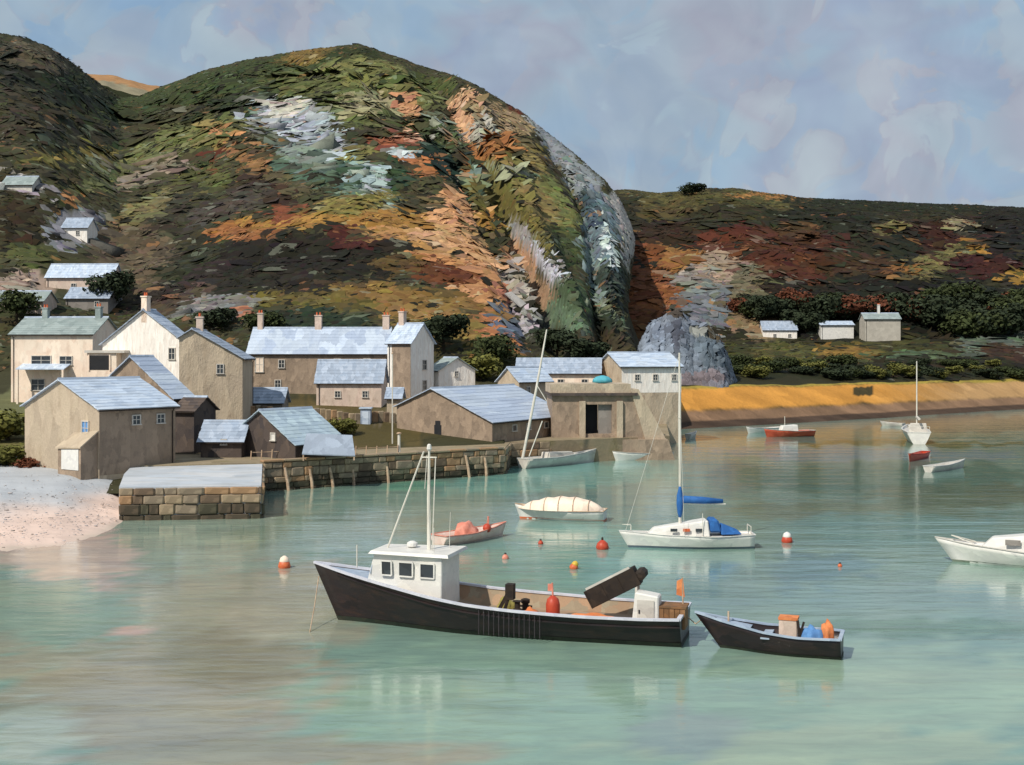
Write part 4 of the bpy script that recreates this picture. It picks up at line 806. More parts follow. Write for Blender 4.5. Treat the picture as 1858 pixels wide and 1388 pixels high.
for i in range(16):
    px = 1660+i*13+rt.uniform(-6, 6); k_ = rt.choice((0, 1)); py = 560+rt.uniform(0, 60); put_tree(k_, px, py, rt.uniform(8, 12), wood_label(k_, px, py), GW, zhead, 1.3, low=True)
HG = 'hedge shrubs along the far field'
for i in range(44):
    px = 1310+i*12.8+rt.uniform(-5, 5); k_ = rt.choice((0, 1, 2)); py = rt.choice((688, 680, 668))+rt.uniform(-4, 0); put_tree(k_, px, py, rt.uniform(2.2, 3.6), hedge_label(k_, px, py), HG, zhead, 1.9, low=True)
put_tree(1, 1257, 352, 6.2, 'lone dark windblown tree clump on the skyline of the headland', None, zhead, 1.7, low=True)
for (k, px, py, h, lab) in ((1, 205, 560, 7.5, 'dark tree on the slope left of the tall white gable'), (1, 395, 594, 5, 'dark tree rising behind the tall brown block'),
    (0, 480, 602, 4.5, 'dark green tree behind the left end of the terrace'), (1, 805, 640, 7, 'dark tree right of the white gable of the terrace'), (2, 870, 690, 5, 'olive bush beside the white garden cottage'), (0, 900, 676, 6, 'green tree behind the small stone cottage'), (1, 1010, 655, 6, 'dark tree behind the cream cottage'), (1, 1060, 652, 5, 'dark tree left of the brown gable end'),
    (2, 620, 790, 2.4, 'olive shrub above the grey canopy'), (0, 470, 700, 3.2, 'green shrub between brown block and terrace wall'), (3, 75, 705, 3.2, 'reddish shrub in front of the cream house'),
    (2, 15, 800, 4, 'yellow green bush left of the tan house'), (2, 12, 852, 3, 'low olive bush at the left edge above the beach'), (3, 55, 856, 1.8, 'rusty orange shrub at the foot of the tan gable'), (3, 105, 858, 1.5, 'small rusty shrub beside the white garage door'),
    (0, 30, 590, 6, 'dark green tree behind the cream house roof'), ):
    put_tree(k, px, py, h, lab, None, zmain if px < 1150 else zhead, 1.6 if h < 5.1 else 1.2, low=h < 5.1)

# ------------------------------------------------------------------ boats (local x: stern 0 -> bow +L, y beam, z up)
def hull_sections(L_, B, fb, nx=22, nz=7, transom=.8, rake=.9, keel=.5, bow_full=1.6):
    """fb(t): sheer height at t in 0..1 (stern..bow)"""
    S = []
    for i in range(nx+1):
        t = i/nx; hb = B/2*(transom+(1-transom)*min(1, t/.35)**.8) if t < .35 else B/2*(1-((t-.35)/.65)**bow_full)
        hb = max(hb, .02); sh = fb(t); row = []
        for j in range(nz+1):
            s = j/nz; z = -keel+(sh+keel)*s; prof = (s**.42)*(1-.10*(1-s)); prof2 = s**(.5+1.3*max(0, t-.5)*2)
            hw = hb*(prof*(1-max(0, t-.6)/.4)+prof2*max(0, t-.6)/.4) if t > .6 else hb*prof
            x = t*L_+rake*(max(0, t-.45)/.55)**2*(s-.35)
            row.append((x, hw, z))
        S.append(row)
    return S
def boat_hull(root, L_, B, fb, hullm, railm, deck_z, deckmat, boot=None, railw=.09, railh=.09, name='hull', boot_z=.12, inner_mat=None, **kw):
    S = hull_sections(L_, B, fb, **kw); nx = len(S)-1; nz = len(S[0])-1; mb = MB(); top = []
    for row in S:
        for (x, y, z) in row: mb.v.append((x, -y, z))
        for (x, y, z) in row: mb.v.append((x, y, z))
    st_ = 2*(nz+1)
    for i in range(nx):
        for j in range(nz):
            a = i*st_+j; mb.f += [(a, a+st_, a+st_+1, a+1)]; a += nz+1; mb.f += [(a+1, a+st_+1, a+st_, a)]
        mb.f.append((i*st_, i*st_+nz+1, (i+1)*st_+nz+1, (i+1)*st_))
    mb.f.append(tuple(range(nz+1))+tuple(range(2*nz+1, nz, -1)))
    mb.f.append(tuple(nx*st_+q for q in (list(range(nz, -1, -1))+list(range(nz+1, 2*nz+2)))))
    # inner skin of the bulwark
    th = .07; ib = len(mb.v)
    for row in S:
        x, y, z = row[-1]; y2 = max(y-th, .005)
        dz = deck_z(row[-1][0]/L_) if callable(deck_z) else deck_z
        dz = min(dz, z-.02)
        jy = max(np.interp(dz, [r[2] for r in row], [r[1] for r in row])-th, .004)
        xd = np.interp(dz, [r[2] for r in row], [r[0] for r in row]); xd -= .05*(xd > L_*.8)
        mb.v += [(x, -y2, z), (xd, -min(jy, y2+.1), dz), (x, y2, z), (xd, min(jy, y2+.1), dz)]
    for i in range(nx):
        a = ib+i*4; b = a+4; mb.f += [(a+1, b+1, b, a), (a+2, b+2, b+3, a+3)]
        s0 = i*st_; s1 = (i+1)*st_; mb.f += [(s0+nz, s1+nz, b, a), (a+2, b+2, s1+2*nz+1, s0+2*nz+1)]
    nin = 4*nx; inner = MB(); inner.v = list(mb.v); inner.f = mb.f[-nin:]; mb.f = mb.f[:-nin]
    if inner_mat:
        used_ = sorted({q for f in inner.f for q in f}); mp_ = {q: i for i, q in enumerate(used_)}
        inner.v = [inner.v[q] for q in used_]; inner.f = [tuple(mp_[q] for q in f) for f in inner.f]; inner.build('bulwark_lining', inner_mat, root)
        mb.v = mb.v[:ib]
    else: mb.f += inner.f
    h = mb.build(name, hullm, root)
    for p in h.data.polygons: p.use_smooth = len(p.vertices) == 4
    dk = MB()
    for row in S:
        x, y, z = row[-1]; dz = deck_z(row[-1][0]/L_) if callable(deck_z) else deck_z
        dz = min(dz, z-.02); jy = max(np.interp(dz, [r[2] for r in row], [r[1] for r in row])-th-.004, .003)
        x = np.interp(dz, [r[2] for r in row], [r[0] for r in row]); x -= .06*(x > L_*.8)
        dk.v += [(x-(.02 if row is S[-1] else -.02 if row is S[0] else 0), -jy, dz+.006), (x, jy, dz+.006)]
    dk.f = [(2*i, 2*i+1, 2*i+3, 2*i+2) for i in range(nx)]; dk.build('deck', deckmat, root)
    # capping rail
    rl = MB()
    for sgn in (-1, 1):
        n0 = len(rl.v)
        for row in S:
            x, y, z = row[-1]; y0 = (y+railw*.5); y1 = max(y-railw, -.02)
            rl.v += [(x, sgn*y0, z+.003), (x, sgn*y1, z+.003), (x, sgn*y1, z+railh), (x, sgn*y0, z+railh)]
        for i in range(nx):
            a = n0+i*4
            for q in range(4): rl.f.append((a+q, a+4+q, a+4+(q+1) % 4, a+(q+1) % 4))
        rl.f += [(n0, n0+1, n0+2, n0+3), (n0+nx*4+3, n0+nx*4+2, n0+nx*4+1, n0+nx*4)]
    x, y, z = S[0][-1]; rl.box(x-.05, x+railw, -y, y, z+.001, z+railh-.002); rl.build('gunwale', railm, root)
    if boot:
        bb = MB(); n0 = 0
        for sgn in (-1, 1):
            n0 = len(bb.v)
            for row in S:
                zz = [r[2] for r in row]; yy_ = [r[1] for r in row]; xx_ = [r[0] for r in row]
                for zq in (-.2, boot_z): bb.v.append((np.interp(zq, zz, xx_)+.0, sgn*(np.interp(zq, zz, yy_)+.015), zq))
            for i in range(nx): bb.f.append((n0+2*i, n0+2*i+2, n0+2*i+3, n0+2*i+1))
        n0 = len(bb.v); row = S[0]; zz = [r[2] for r in row]; yy_ = [r[1] for r in row]
        y_ = np.interp(boot_z, zz, yy_)+.015; bb.v += [(-.015, -y_, -.2), (-.015, y_, -.2), (-.015, y_, boot_z), (-.015, -y_, boot_z)]; bb.f.append((n0, n0+1, n0+2, n0+3))
        bb.build('boot_stripe', boot, root)
    return S
def boat_root(name, label, bow, stern, cat='boat', group=None):
    d = bow-stern; return thing(name, label, cat, (stern.x, stern.y, 0), math.atan2(d.y, d.x), group), d.length

# -- black fishing boat
bow = Vector((-8.0, 55.6, 0)); stern = Vector((7.2, 51.4, 0))
fb_, LF = boat_root('fishing_boat', 'large black fishing boat with white wheelhouse and mast moored in the foreground', bow, stern)
sheer = lambda t: float(np.interp(t, [0, .1, .25, .45, .56, .66, .78, .9, 1], [1.2, 1.16, 1.16, 1.26, 1.36, 1.55, 1.88, 2.2, 2.5]))
S = boat_hull(fb_, LF, 4.3, sheer, blackhull, rail_m, lambda t: float(np.interp(t, [0, .6, .75, 1], [.62, .7, 1.3, 2.1])), deckm, boot=antifoul, rake=1.5, transom=.82, railw=.13, railh=.09, nx=30, nz=9, keel=.7, boot_z=.2, bow_full=2.7, inner_mat=paint('bulwark_tan', (146, 134, 112), (166, 128, 98), .5, .8, .15, .7, .4))
# local y: +y is to the starboard of direction; camera side is determined by rotation: bow points left so +y faces the camera?
CAMY = 1 if math.cos(fb_.rotation_euler.z) < 0 else -1
# foredeck of blue-grey paint
fd = MB(); rows = [r for r in S if r[-1][0] > LF*.75]
for r in rows:
    x, y, z = r[-1]; fd.v += [(x, -max(y-.12, .01), z-.03), (x, max(y-.12, .01), z-.03)]
fd.f = [(2*i, 2*i+1, 2*i+3, 2*i+2) for i in range(len(rows)-1)]; fd.build('foredeck', rail_b, fb_)
# wheelhouse: x 9.1..12.6 from the stern
wx0, wx1 = LF*.65, LF*.885; wz0, wz1 = .7, 3.22; hw0 = 1.3
wv = [(wx0, -hw0, wz0), (wx1, -hw0*.5, wz0+1.1), (wx1, hw0*.5, wz0+1.1), (wx0, hw0, wz0), (wx0, -hw0*.93, wz1), (wx1-.45, -hw0*.66, wz1), (wx1-.45, hw0*.66, wz1), (wx0, hw0*.93, wz1)]
wh = MB().add(wv, [(0, 3, 2, 1), (4, 5, 6, 7), (0, 1, 5, 4), (1, 2, 6, 5), (2, 3, 7, 6), (3, 0, 4, 7)]).build('wheelhouse', white_b, fb_, bevel=.04)
MB().add([(wx0-.35, -hw0-.12, wz1+.004), (wx1-.25, -hw0*.82, wz1+.004), (wx1-.25, hw0*.82, wz1+.004), (wx0-.35, hw0+.12, wz1+.004), (wx0-.3, -hw0-.05, wz1+.13), (wx1-.35, -hw0*.75, wz1+.13), (wx1-.35, hw0*.75, wz1+.13), (wx0-.3, hw0+.05, wz1+.13)],
    [(0, 3, 2, 1), (4, 5, 6, 7), (0, 1, 5, 4), (1, 2, 6, 5), (2, 3, 7, 6), (3, 0, 4, 7)]).build('roof', white_b, wh)
for sgn in (-1, 1):
    for k, (xa, xb) in enumerate(((.10, .29), (.39, .58), (.68, .82))):
        za, zb2 = 2.3, 2.92
        def sp_(f, z):
            x = wx0+(wx1-wx0-.18)*f; tz = (z-wz0)/(wz1-wz0); yb = hw0+(hw0*.5-hw0)*f; yt = hw0*.93+(hw0*.66-hw0*.93)*f; return Vector((x, sgn*((yb+(yt-yb)*tz)+.012), z))
        q = [sp_(xa, za), sp_(xb, za), sp_(xb, zb2), sp_(xa, zb2)]; n_ = Vector((0, sgn, 0))
        pn = MB().add([v for v in q]+[v+n_*.02 for v in q], [(0, 1, 2, 3), (7, 6, 5, 4), (0, 4, 5, 1), (1, 5, 6, 2), (2, 6, 7, 3), (3, 7, 4, 0)]).build('window', glass, wh)
        fr = MB(); qq = [v+n_*.02 for v in q]
        for i in range(4): fr.bar(qq[i], qq[(i+1) % 4], .06)
        fr.build('window_frame', white_b, wh)
for yq in (-.45, .45):
    q = [Vector((wx1-.06-.45*((z-1.5)/1.72)+.02, yq+s_*.34, z)) for s_, z in ((-1, 2.3), (1, 2.3), (1, 2.95), (-1, 2.95))]
    MB().add(q+[v+Vector((.03, 0, .01)) for v in q], [(0, 1, 2, 3), (7, 6, 5, 4), (0, 4, 5, 1), (1, 5, 6, 2), (2, 6, 7, 3), (3, 7, 4, 0)]).build('front_window', rail_b, wh)
mz = 7.75; mx = wx0+1.0
mo = MB().tube([(mx, 0, wz1), (mx+.02, 0, 5.5), (mx, 0, mz)], [.10, .085, .05], 8).build('mast', alu, fb_)
MB().bar((mx-.35, 0, mz-.35), (mx+.35, 0, mz-.35), .06).build('crosstree', alu, mo)
MB().tube([(mx-.3, .0, mz-.35), (mx-.22, .25*CAMY, wz1)], .025, 5).build('shroud', alu, mo)
MB().tube([(mx+.25, 0, mz-.1), (wx1-.75, 0, wz1+.1)], .04, 6).build('forestay', alu, mo)
MB().tube([(mx+.1, 0, mz-.25), (mx+.24, -.1, 6.0)], .02, 5).build('halyard', alu, mo)
MB().lathe([(.08, mz-.05), (.12, mz+.02), (.09, mz+.2), (.03, mz+.24)], (mx, 0, 0), 8).build('masthead_lamp', white_b, mo)
MB().tube([(LF*.93, 0, 2.4), (LF*.93, 0, 3.4)], .03, 6).build('jackstaff', alu, fb_)
MB().lathe([(.16, 2.42), (.18, 2.5), (.12, 2.52), (.12, 2.75), (.17, 2.8)], (LF*.87, .15, 0), 10).build('bollard', blackm, fb_)
for k in range(26):      # vertical fendering marks on the topside: rubbing timbers amidships
    xk = LF*(.36)+k*.11
    if k % 2: continue
    yb = np.interp(xk, [r[-1][0] for r in S], [r[-1][1] for r in S]); sh = sheer(xk/LF)
    MB().box(xk, xk+.03, CAMY*yb-.02, CAMY*yb+.02, .25, sh-.05).build('rubbing_strip', paint('worn_timber', (62, 56, 60), (48, 44, 48), .2, .7, .15, .7, .4), fb_)
for zz_ in (.55,):
    rb_ = MB(); pr = None
    for r in S[:-2]:
        zz = [q[2] for q in r]; p_ = Vector((np.interp(sheer(r[-1][0]/LF)-.28, zz, [q[0] for q in r]), CAMY*(np.interp(sheer(r[-1][0]/LF)-.28, zz, [q[1] for q in r])+.02), sheer(r[-1][0]/LF)-.28))
        if pr is not None: rb_.bar(pr, p_, .06)
        pr = p_
    rb_.build('rubbing_strake', blackhull, fb_)
def fbw(px, py, zz): # world point on boat centre area -> local
    p = onz(px, py, zz); return fb_.matrix_basis.inverted() @ p
bpy.context.view_layer.update()
inv = fb_.matrix_basis.inverted()
def on_deck(px, along_y=0.0, z=.66):   # local x for a column
    # intersect view column with boat centreline
    best = min(np.linspace(0, LF, 600), key=lambda a: abs((lambda wv_: CX+wv_.x*F/wv_.y)(fb_.matrix_basis @ Vector((a, along_y, z)))-px)); return float(best)
DZ = .66
# winch gantry amidships
xg = on_deck(925)
gy = 1.0*CAMY
gq = MB().bar((xg-.35, gy, DZ), (xg+.45, gy-.1, DZ+.05), .1).bar((xg+.45, gy, DZ), (xg-.25, gy-.1, 1.95), .16).bar((xg+.05, gy+.2, DZ), (xg-.3, gy, 1.95), .12).box(xg-.45, xg-.1, gy-.25, gy+.15, 1.55, 2.2)
gq.build('winch_frame', blackm, fb_); MB().lathe([(.18, -.02), (.22, .05), (.12, .1), (.12, .35), (.22, .4)], (xg-.6, gy, 1.1), 10).build('winch_drum', blackm, fb_)
# conveyor boom
xa, xb = on_deck(1072), on_deck(1158); ya = .0
A_ = Vector((xa, ya, 1.55)); B_ = Vector((xb, ya, 2.65)); d_ = (B_-A_)
Mx = Matrix.Identity(4); ex = d_.normalized(); ey = Vector((0, 1, 0)); ez = ex.cross(ey); Mx = Matrix((ex, ey, ez)).transposed().to_4x4(); Mx.translation = A_
if ez.z < 0: pass
bo_ = MB().box(0, d_.length, -.38, .38, -.42, .36, Mx).build('conveyor', blackm, fb_, bevel=.03)
zs = 1 if ez.z > 0 else -1
MB().box(.1, d_.length-.1, .34*CAMY-.03, .36*CAMY+.03, -.52, -.43, Mx).build('guard_rail', white_dull, bo_)
for q in (.0, .33, .66, 1.0):
    MB().box(d_.length*q-.03, d_.length*q+.03, .38*CAMY-.02, .38*CAMY+.05, -.42, .36, Mx).build('bracket', blackm, bo_)
MB().lathe([(.12, -.38), (.24, -.34), (.24, .34), (.12, .38)], (0, 0, 0), 8).build('drive_drum', blackm, bo_).matrix_basis = Mx @ Matrix.Translation((d_.length+.16, 0, 0)) @ Matrix.Rotation(R(90), 4, 'X')
xs_ = on_deck(1157); MB().bar((xs_, .35*CAMY, DZ), (xs_, .3*CAMY, 2.35), .09).bar((xs_, -.35*CAMY, DZ), (xs_, -.3*CAMY, 2.35), .09).build('conveyor_stand', white_dull, fb_)
# deck gear resting on the boat: things of their own
def gear(name, label, cat, px, yl, z, group=None):
    x = on_deck(px, yl, z); p = fb_.matrix_basis @ Vector((x, yl, z)); return thing(name, label, cat, p, fb_.rotation_euler.z, group)
o = gear('deck_locker', 'white upright locker standing on the stern of the black fishing boat', 'locker', 1172, .5*CAMY, DZ)
MB().add([(-.6, -.45, 0), (.55, -.45, 0), (.55, .45, 0), (-.6, .45, 0), (-.58, -.42, 1.3), (.4, -.42, 1.45), (.4, .42, 1.45), (-.58, .42, 1.3)], [(0, 3, 2, 1), (4, 5, 6, 7), (0, 1, 5, 4), (1, 2, 6, 5), (2, 3, 7, 6), (3, 0, 4, 7)]).build('body', white_b, o, bevel=.05)
MB().box(-.4, .3, CAMY*.46-.01, CAMY*.46+.02, .15, 1.15).build('door', white_dull, o); MB().box(.18, .24, CAMY*.48-.02, CAMY*.48+.03, .6, .75).build('handle', dark_op, o)
o = gear('fish_crate', 'brown slatted crate at the stern beside the white locker', 'crate', 1221, .35*CAMY, DZ)
for i in range(5): MB().box(-.55+i*.22, -.55+i*.22+.2, -.5, .5, 0, .85).build('slat', brownm if i % 2 else paint('brown_box_light', (146, 108, 74), (120, 90, 62), .25, .8, .15, .7, .4), o)
MB().box(-.6, .6, -.53, .53, .85, .92).build('lid', brownm, o)
o = gear('marker_dan', 'orange flag pole with cross bar leaning at the stern rail of the fishing boat', 'marker pole', 1240, .1, DZ)
MB().tube([(0, 0, 0), (.05, 0, 2.0)], .035, 6).build('pole', timber, o); MB().add([(-.05, -.02, 1.2), (.3, -.05, 1.28), (.28, -.02, 1.85), (.03, 0, 1.98), (-.05, .02, 1.2), (.3, .0, 1.28), (.28, .02, 1.85), (.03, .03, 1.98)], [(0, 1, 2, 3), (7, 6, 5, 4), (0, 4, 5, 1), (1, 5, 6, 2), (2, 6, 7, 3), (3, 7, 4, 0)]).build('flag', orange, o)
MB().lathe([(.05, .15), (.16, .3), (.17, .6), (.06, .75)], (.02, 0, 0), 10).build('float', orange_f, o)
o = gear('marker_float', 'upright red marker float amidships on the black boat', 'float', 1003, .3*CAMY, DZ)
MB().lathe([(.24, 0), (.3, .12), (.31, .62), (.25, .86), (.1, 1.0)], n=12).build('body', red_f, o, smooth=True); MB().tube([(0, 0, .9), (.03, 0, 1.55)], .04, 6).build('staff', salmon, o); MB().box(.03, .22, -.02, .02, 1.2, 1.5).build('flag', salmon, o)
rr2 = random.Random(3)
def heap(name, label, cat, px, yl, z, sx, sy, sz, mat, parent_fn=gear, seed=1):
    o = parent_fn(name, label, cat, px, yl, z); r = random.Random(seed); bm = bmesh.new(); bmesh.ops.create_icosphere(bm, subdivisions=3, radius=1)
    for v in bm.verts:
        k = 1+.22*math.sin(v.co.x*5+seed)*math.cos(v.co.y*6+seed)+r.uniform(-.06, .06); v.co = Vector((v.co.x*k*sx, v.co.y*k*sy, max(v.co.z, -.12)*k*sz+.1*sz))
    me = bpy.data.meshes.new('heap'); bm.to_mesh(me); bm.free(); me.shade_smooth(); me.materials.append(mat); q = bpy.data.objects.new('folds', me); C.objects.link(q); q.parent = o; return o
heap('net_pile', 'long heap of orange netting on deck left of the conveyor foot', 'net', 1075, .55*CAMY, DZ, 1.15, .45, .36, orange, seed=2)
heap('net_pile', 'small orange net heap between winch and red float', 'net', 962, .7*CAMY, DZ, .42, .35, .45, orange, seed=4)
heap('rope_coil', 'olive rope coil on deck behind the black winch', 'rope', 918, -.9*CAMY, DZ, .4, .3, .5, paint('olive_rope', (150, 140, 74), (130, 122, 70), .1, .8, .15, .8, .5), seed=6)
o = gear('mooring_bollard', 'dark bollard on deck just right of the winch', 'bollard', 953, -.2*CAMY, DZ)
MB().lathe([(.16, 0), (.14, .5), (.2, .55), (.2, .68), (.1, .72)], n=10).build('post', blackm, o); MB().box(-.3, .3, -.04, .04, .35, .43).build('cross_bar', blackm, o)

# -- small black boat
b0 = onz(1322, 1176); s0 = onz(1528, 1192); b0 += (b0-s0).normalized()*.5
sb, LS = boat_root('workboat', 'small black open boat with blue tarpaulin trailing behind the fishing boat', b0, s0)
sh2 = lambda t: float(np.interp(t, [0, .3, .6, .85, 1], [.82, .80, .88, 1.12, 1.35]))
boat_hull(sb, LS, 2.1, sh2, blackhull, rail_b, .45, rail_b, boot=antifoul, rake=1.35, transom=.85, railw=.1, railh=.07, keel=.4)
CY2 = 1 if math.cos(sb.rotation_euler.z) < 0 else -1
MB().box(LS*.55, LS*.62, -.85, .85, .66, .72).build('thwart', rail_b, sb); MB().add([(LS*.72, -.6, .9), (LS*.72, .6, .9), (LS*1.0, .1, 1.2), (LS*1.0, -.1, 1.2)], [(0, 1, 2, 3)]).build('foredeck', rail_b, sb)
MB().tube([(LS*.9, 0, 1.1), (LS*.9, 0, 1.5)], .04, 6).build('samson_post', timber, sb)
def sgear(px): return float(min(np.linspace(0, LS, 400), key=lambda a: abs((lambda q: CX+q.x*F/q.y)(sb.matrix_basis @ Vector((a, 0, .6)))-px)))
def sthing(name, label, cat, px, y, z, g_=None): return thing(name, label, cat, sb.matrix_basis @ Vector((sgear(px), y, z)), sb.rotation_euler.z, g_)
bpy.context.view_layer.update()
o = sthing('engine_box', 'pale grey engine box with orange cap in the small black boat', 'engine box', 1432, .1*CY2, .46)
MB().box(-.36, .36, -.3, .3, 0, .92).build('casing', stone_pink, o, bevel=.04); MB().box(-.38, .38, -.32, .32, .921, 1.02).build('cap', orange, o)
MB().bar((-.5, .34*CY2, 0), (-.38, .34*CY2, .95), .1).bar((-.42, .34*CY2, .2), (-.62, .3*CY2, .9), .08).build('lever', blackm, o)
heap('tarpaulin_bundle', 'blue tarpaulin bundle in the stern of the small black boat', 'tarpaulin', 1472, .25*CY2, .46, .5, .4, .62, bluelt, sthing, 5)
heap('net_pile', 'orange net bundle on the stern corner of the small black boat', 'net', 1502, .2*CY2, .46, .28, .3, .85, orange, sthing, 8)

# -- white sloop with blue sail cover
b0 = onz(1140, 993); s0 = onz(1366, 993)
yb_, LY = boat_root('sailing_yacht', 'white sailing yacht with blue sail cover and tall mast on a mooring', b0, s0)
S2 = boat_hull(yb_, LY, 2.5, lambda t: float(np.interp(t, [0, .3, .7, 1], [.86, .78, .84, 1.02])), white_b, white_b, lambda t: float(np.interp(t, [0, 1], [.74, .95])), white_dull, boot=paint('boot_grey', (92, 108, 118), (80, 92, 104), .4, .5, .1, .5, .2), rake=.9, transom=.62, railw=.05, railh=.04, boot_z=.13)
def trunk(root, x0, x1, w0, w1, z0, z1a, z1b, mat, name='cabin', fr=.55):
    return MB().add([(x0, -w0, z0), (x1, -w1, z0), (x1, w1, z0), (x0, w0, z0), (x0+.1, -w0*.85, z1a), (x1-fr, -w1*.8, z1b), (x1-fr, w1*.8, z1b), (x0+.1, w0*.85, z1a)], [(0, 3, 2, 1), (4, 5, 6, 7), (0, 1, 5, 4), (1, 2, 6, 5), (2, 3, 7, 6), (3, 0, 4, 7)]).build(name, mat, root, bevel=.06)
cb_ = trunk(yb_, LY*.36, LY*.86, .85, .4, .75, 1.75, 1.25, white_b, fr=.5)
for sgn in (-1, 1):
    for f in (.42, .52, .62): MB().box(LY*f, LY*f+.42, sgn*.80-.04, sgn*.80+.04, 1.08, 1.26).build('porthole', orange_f if f == .52 else glass, cb_)
mo = MB().tube([(LY*.585, 0, 1.4), (LY*.585, 0, 6), (LY*.59, 0, 12.0)], [.1, .09, .055], 8).build('mast', alu, yb_)
MB().lathe([(.06, 1.75), (.15, 2.1), (.22, 2.7), (.2, 3.2), (.1, 3.6), (.07, 3.75)], (LY*.585, 0, 0), 10).build('sail_cover_luff', bluec, mo, smooth=True)
MB().tube([(LY*.56, 0, 2.95), (LY*.4, 0, 2.9), (LY*.24, 0, 2.85)], [.24, .22, .12], 10).build('sail_cover', bluec, yb_, smooth=True)
MB().tube([(LY*.58, 0, 2.72), (LY*.22, 0, 2.66)], .05, 6).build('boom', alu, yb_)
MB().bar((LY*.59, -.5, 8), (LY*.59, .5, 8), .04).build('spreader', alu, mo)
for y in (-1, 1): MB().tube([(LY*.59, 0, 11.8), (LY*.59, .5*y, 8), (LY*.57, 1.1*y, .85)], .012, 4).build('shroud', alu, mo)
MB().tube([(LY*.59, 0, 11.9), (LY*1.02, 0, 1.05)], .012, 4).build('forestay', alu, mo)
MB().add([(LY*.36, -.75, 1.0), (LY*.36, .75, 1.0), (LY*.26, .7, 1.0), (LY*.26, -.7, 1.0), (LY*.36, -.6, 1.85), (LY*.36, .6, 1.85), (LY*.29, .6, 1.8), (LY*.29, -.6, 1.8)], [(0, 1, 2, 3), (7, 6, 5, 4), (0, 4, 5, 1), (1, 5, 6, 2), (2, 6, 7, 3), (3, 7, 4, 0)]).build('spray_hood', bluec, yb_, bevel=.12)
MB().add([(LY*.27, -.8, .86), (LY*.27, .8, .86), (LY*.1, .7, .9), (LY*.1, -.7, .9), (LY*.26, -.35, 1.5), (LY*.26, .35, 1.5), (LY*.13, .2, 1.12), (LY*.13, -.2, 1.12)], [(0, 1, 2, 3), (7, 6, 5, 4), (0, 4, 5, 1), (1, 5, 6, 2), (2, 6, 7, 3), (3, 7, 4, 0)]).build('cockpit_cover', bluec, yb_, bevel=.06)
MB().bar((LY*.03, -.6, .88), (LY*.03, -.6, 1.35), .04).bar((LY*.03, .6, .88), (LY*.03, .6, 1.35), .04).bar((LY*.03, -.6, 1.35), (LY*.03, .6, 1.35), .04).build('pushpit', alu, yb_)
MB().bar((LY*.98, -.2, .98), (LY*.98, -.2, 1.4), .03).bar((LY*.98, .2, .98), (LY*.98, .2, 1.4), .03).bar((LY*.98, -.2, 1.4), (LY*1.05, 0, 1.42), .03).bar((LY*.98, .2, 1.4), (LY*1.05, 0, 1.42), .03).build('pulpit', alu, yb_)
MB().tube([(LY*.42, .85*CY2, .8), (LY*.42, .86*CY2, 2.2)], .025, 5).build('stanchion', alu, yb_)

# -- boats of simpler kind
def small_boat(name, label, bow, stern, B, fbv, hm, rm, deckz=.35, boot=None, transom=.8, rake=.5, cat='boat', dm=None):
    r, Lb = boat_root(name, label, bow, stern, cat)
    boat_hull(r, Lb, B, lambda t: float(np.interp(t, [0, .4, .8, 1], [fbv, fbv*.95, fbv*1.15, fbv*1.4])), hm, rm, deckz, dm or white_dull, boot=boot, transom=transom, rake=rake, nx=14, nz=5, keel=.3, railw=.06, railh=.05)
    return r, Lb, (1 if math.cos(r.rotation_euler.z) < 0 else -1)
# covered launch, bow left
cvb, Lc, cy_ = small_boat('covered_launch', 'white launch under a humped cream cover on a mooring', onz(942, 940), onz(1098, 945), 2.4, .75, white_b, timber, .5, boot=orange_f)
n1_ = 12; cm = MB()
for i in range(n1_+1):
    t_ = i/n1_; hx = 1.18*(1-abs(2*t_-1)**2.6)+.03; zt = .8+.85*(1-abs(2*(t_**.85)-1)**2.2)
    for j in range(9):
        a = math.pi*j/8; cm.v.append((.05+t_*(Lc+.05), -math.cos(a)*hx*1.03, .74+(zt-.74)*math.sin(a)**.8+.05*math.sin(t_*40)*math.sin(a)))
for i in range(n1_):
    for j in range(8): a = i*9+j; cm.f.append((a, a+9, a+10, a+1))
cm.f += [tuple(range(9)), tuple(n1_*9+q for q in range(8, -1, -1))]
cm.build('cover', cream, cvb, smooth=True)
cr_ = MB()
for i in range(2, 11, 2):
    t_ = i/n1_; hx = 1.18*(1-abs(2*t_-1)**2.6)+.03; zt = .8+.85*(1-abs(2*(t_**.85)-1)**2.2); cr_.tube([(.05+t_*Lc, -math.cos(math.pi*j/8)*hx*1.05, .74+(zt-.72)*math.sin(math.pi*j/8)**.8+.03) for j in range(9)], .03, 5)
cr_.build('lacing', timber, cvb)
# pinkish open boat with orange cover, bow right
pk, Lp, cyp = small_boat('open_boat', 'pale pink open boat with orange cover behind the fishing boat mast', onz(912, 972), onz(795, 990), 1.9, .62, pinkhull, salmon, .3, boot=stone_pink)
MB().tube([(Lp*.82, .3, .6), (Lp*.82, .3, 1.35)], .06, 6).build('bow_post', salmon, pk)
bpy.context.view_layer.update()
def pk_thing(name, label, cat, f, y, z, *_): return thing(name, label, cat, pk.matrix_basis @ Vector((Lp*f, y, z)), pk.rotation_euler.z)
heap('boat_cover', 'salmon orange canvas cover heaped in the pink boat', 'cover', .42, 0, .35, .85, .55, .8, salmon, pk_thing, 3)
o = pk_thing('ball_fender', 'red ball fender beside the salmon cover in the pink boat', 'fender', .66, -.5, .75)
MB().lathe([(.05, -.3), (.2, -.22), (.29, 0), (.2, .22), (.05, .3)], n=12).build('ball', red_f, o, smooth=True); MB().tube([(0, 0, .28), (0, 0, .5)], .03, 6).build('lanyard', timber, o)
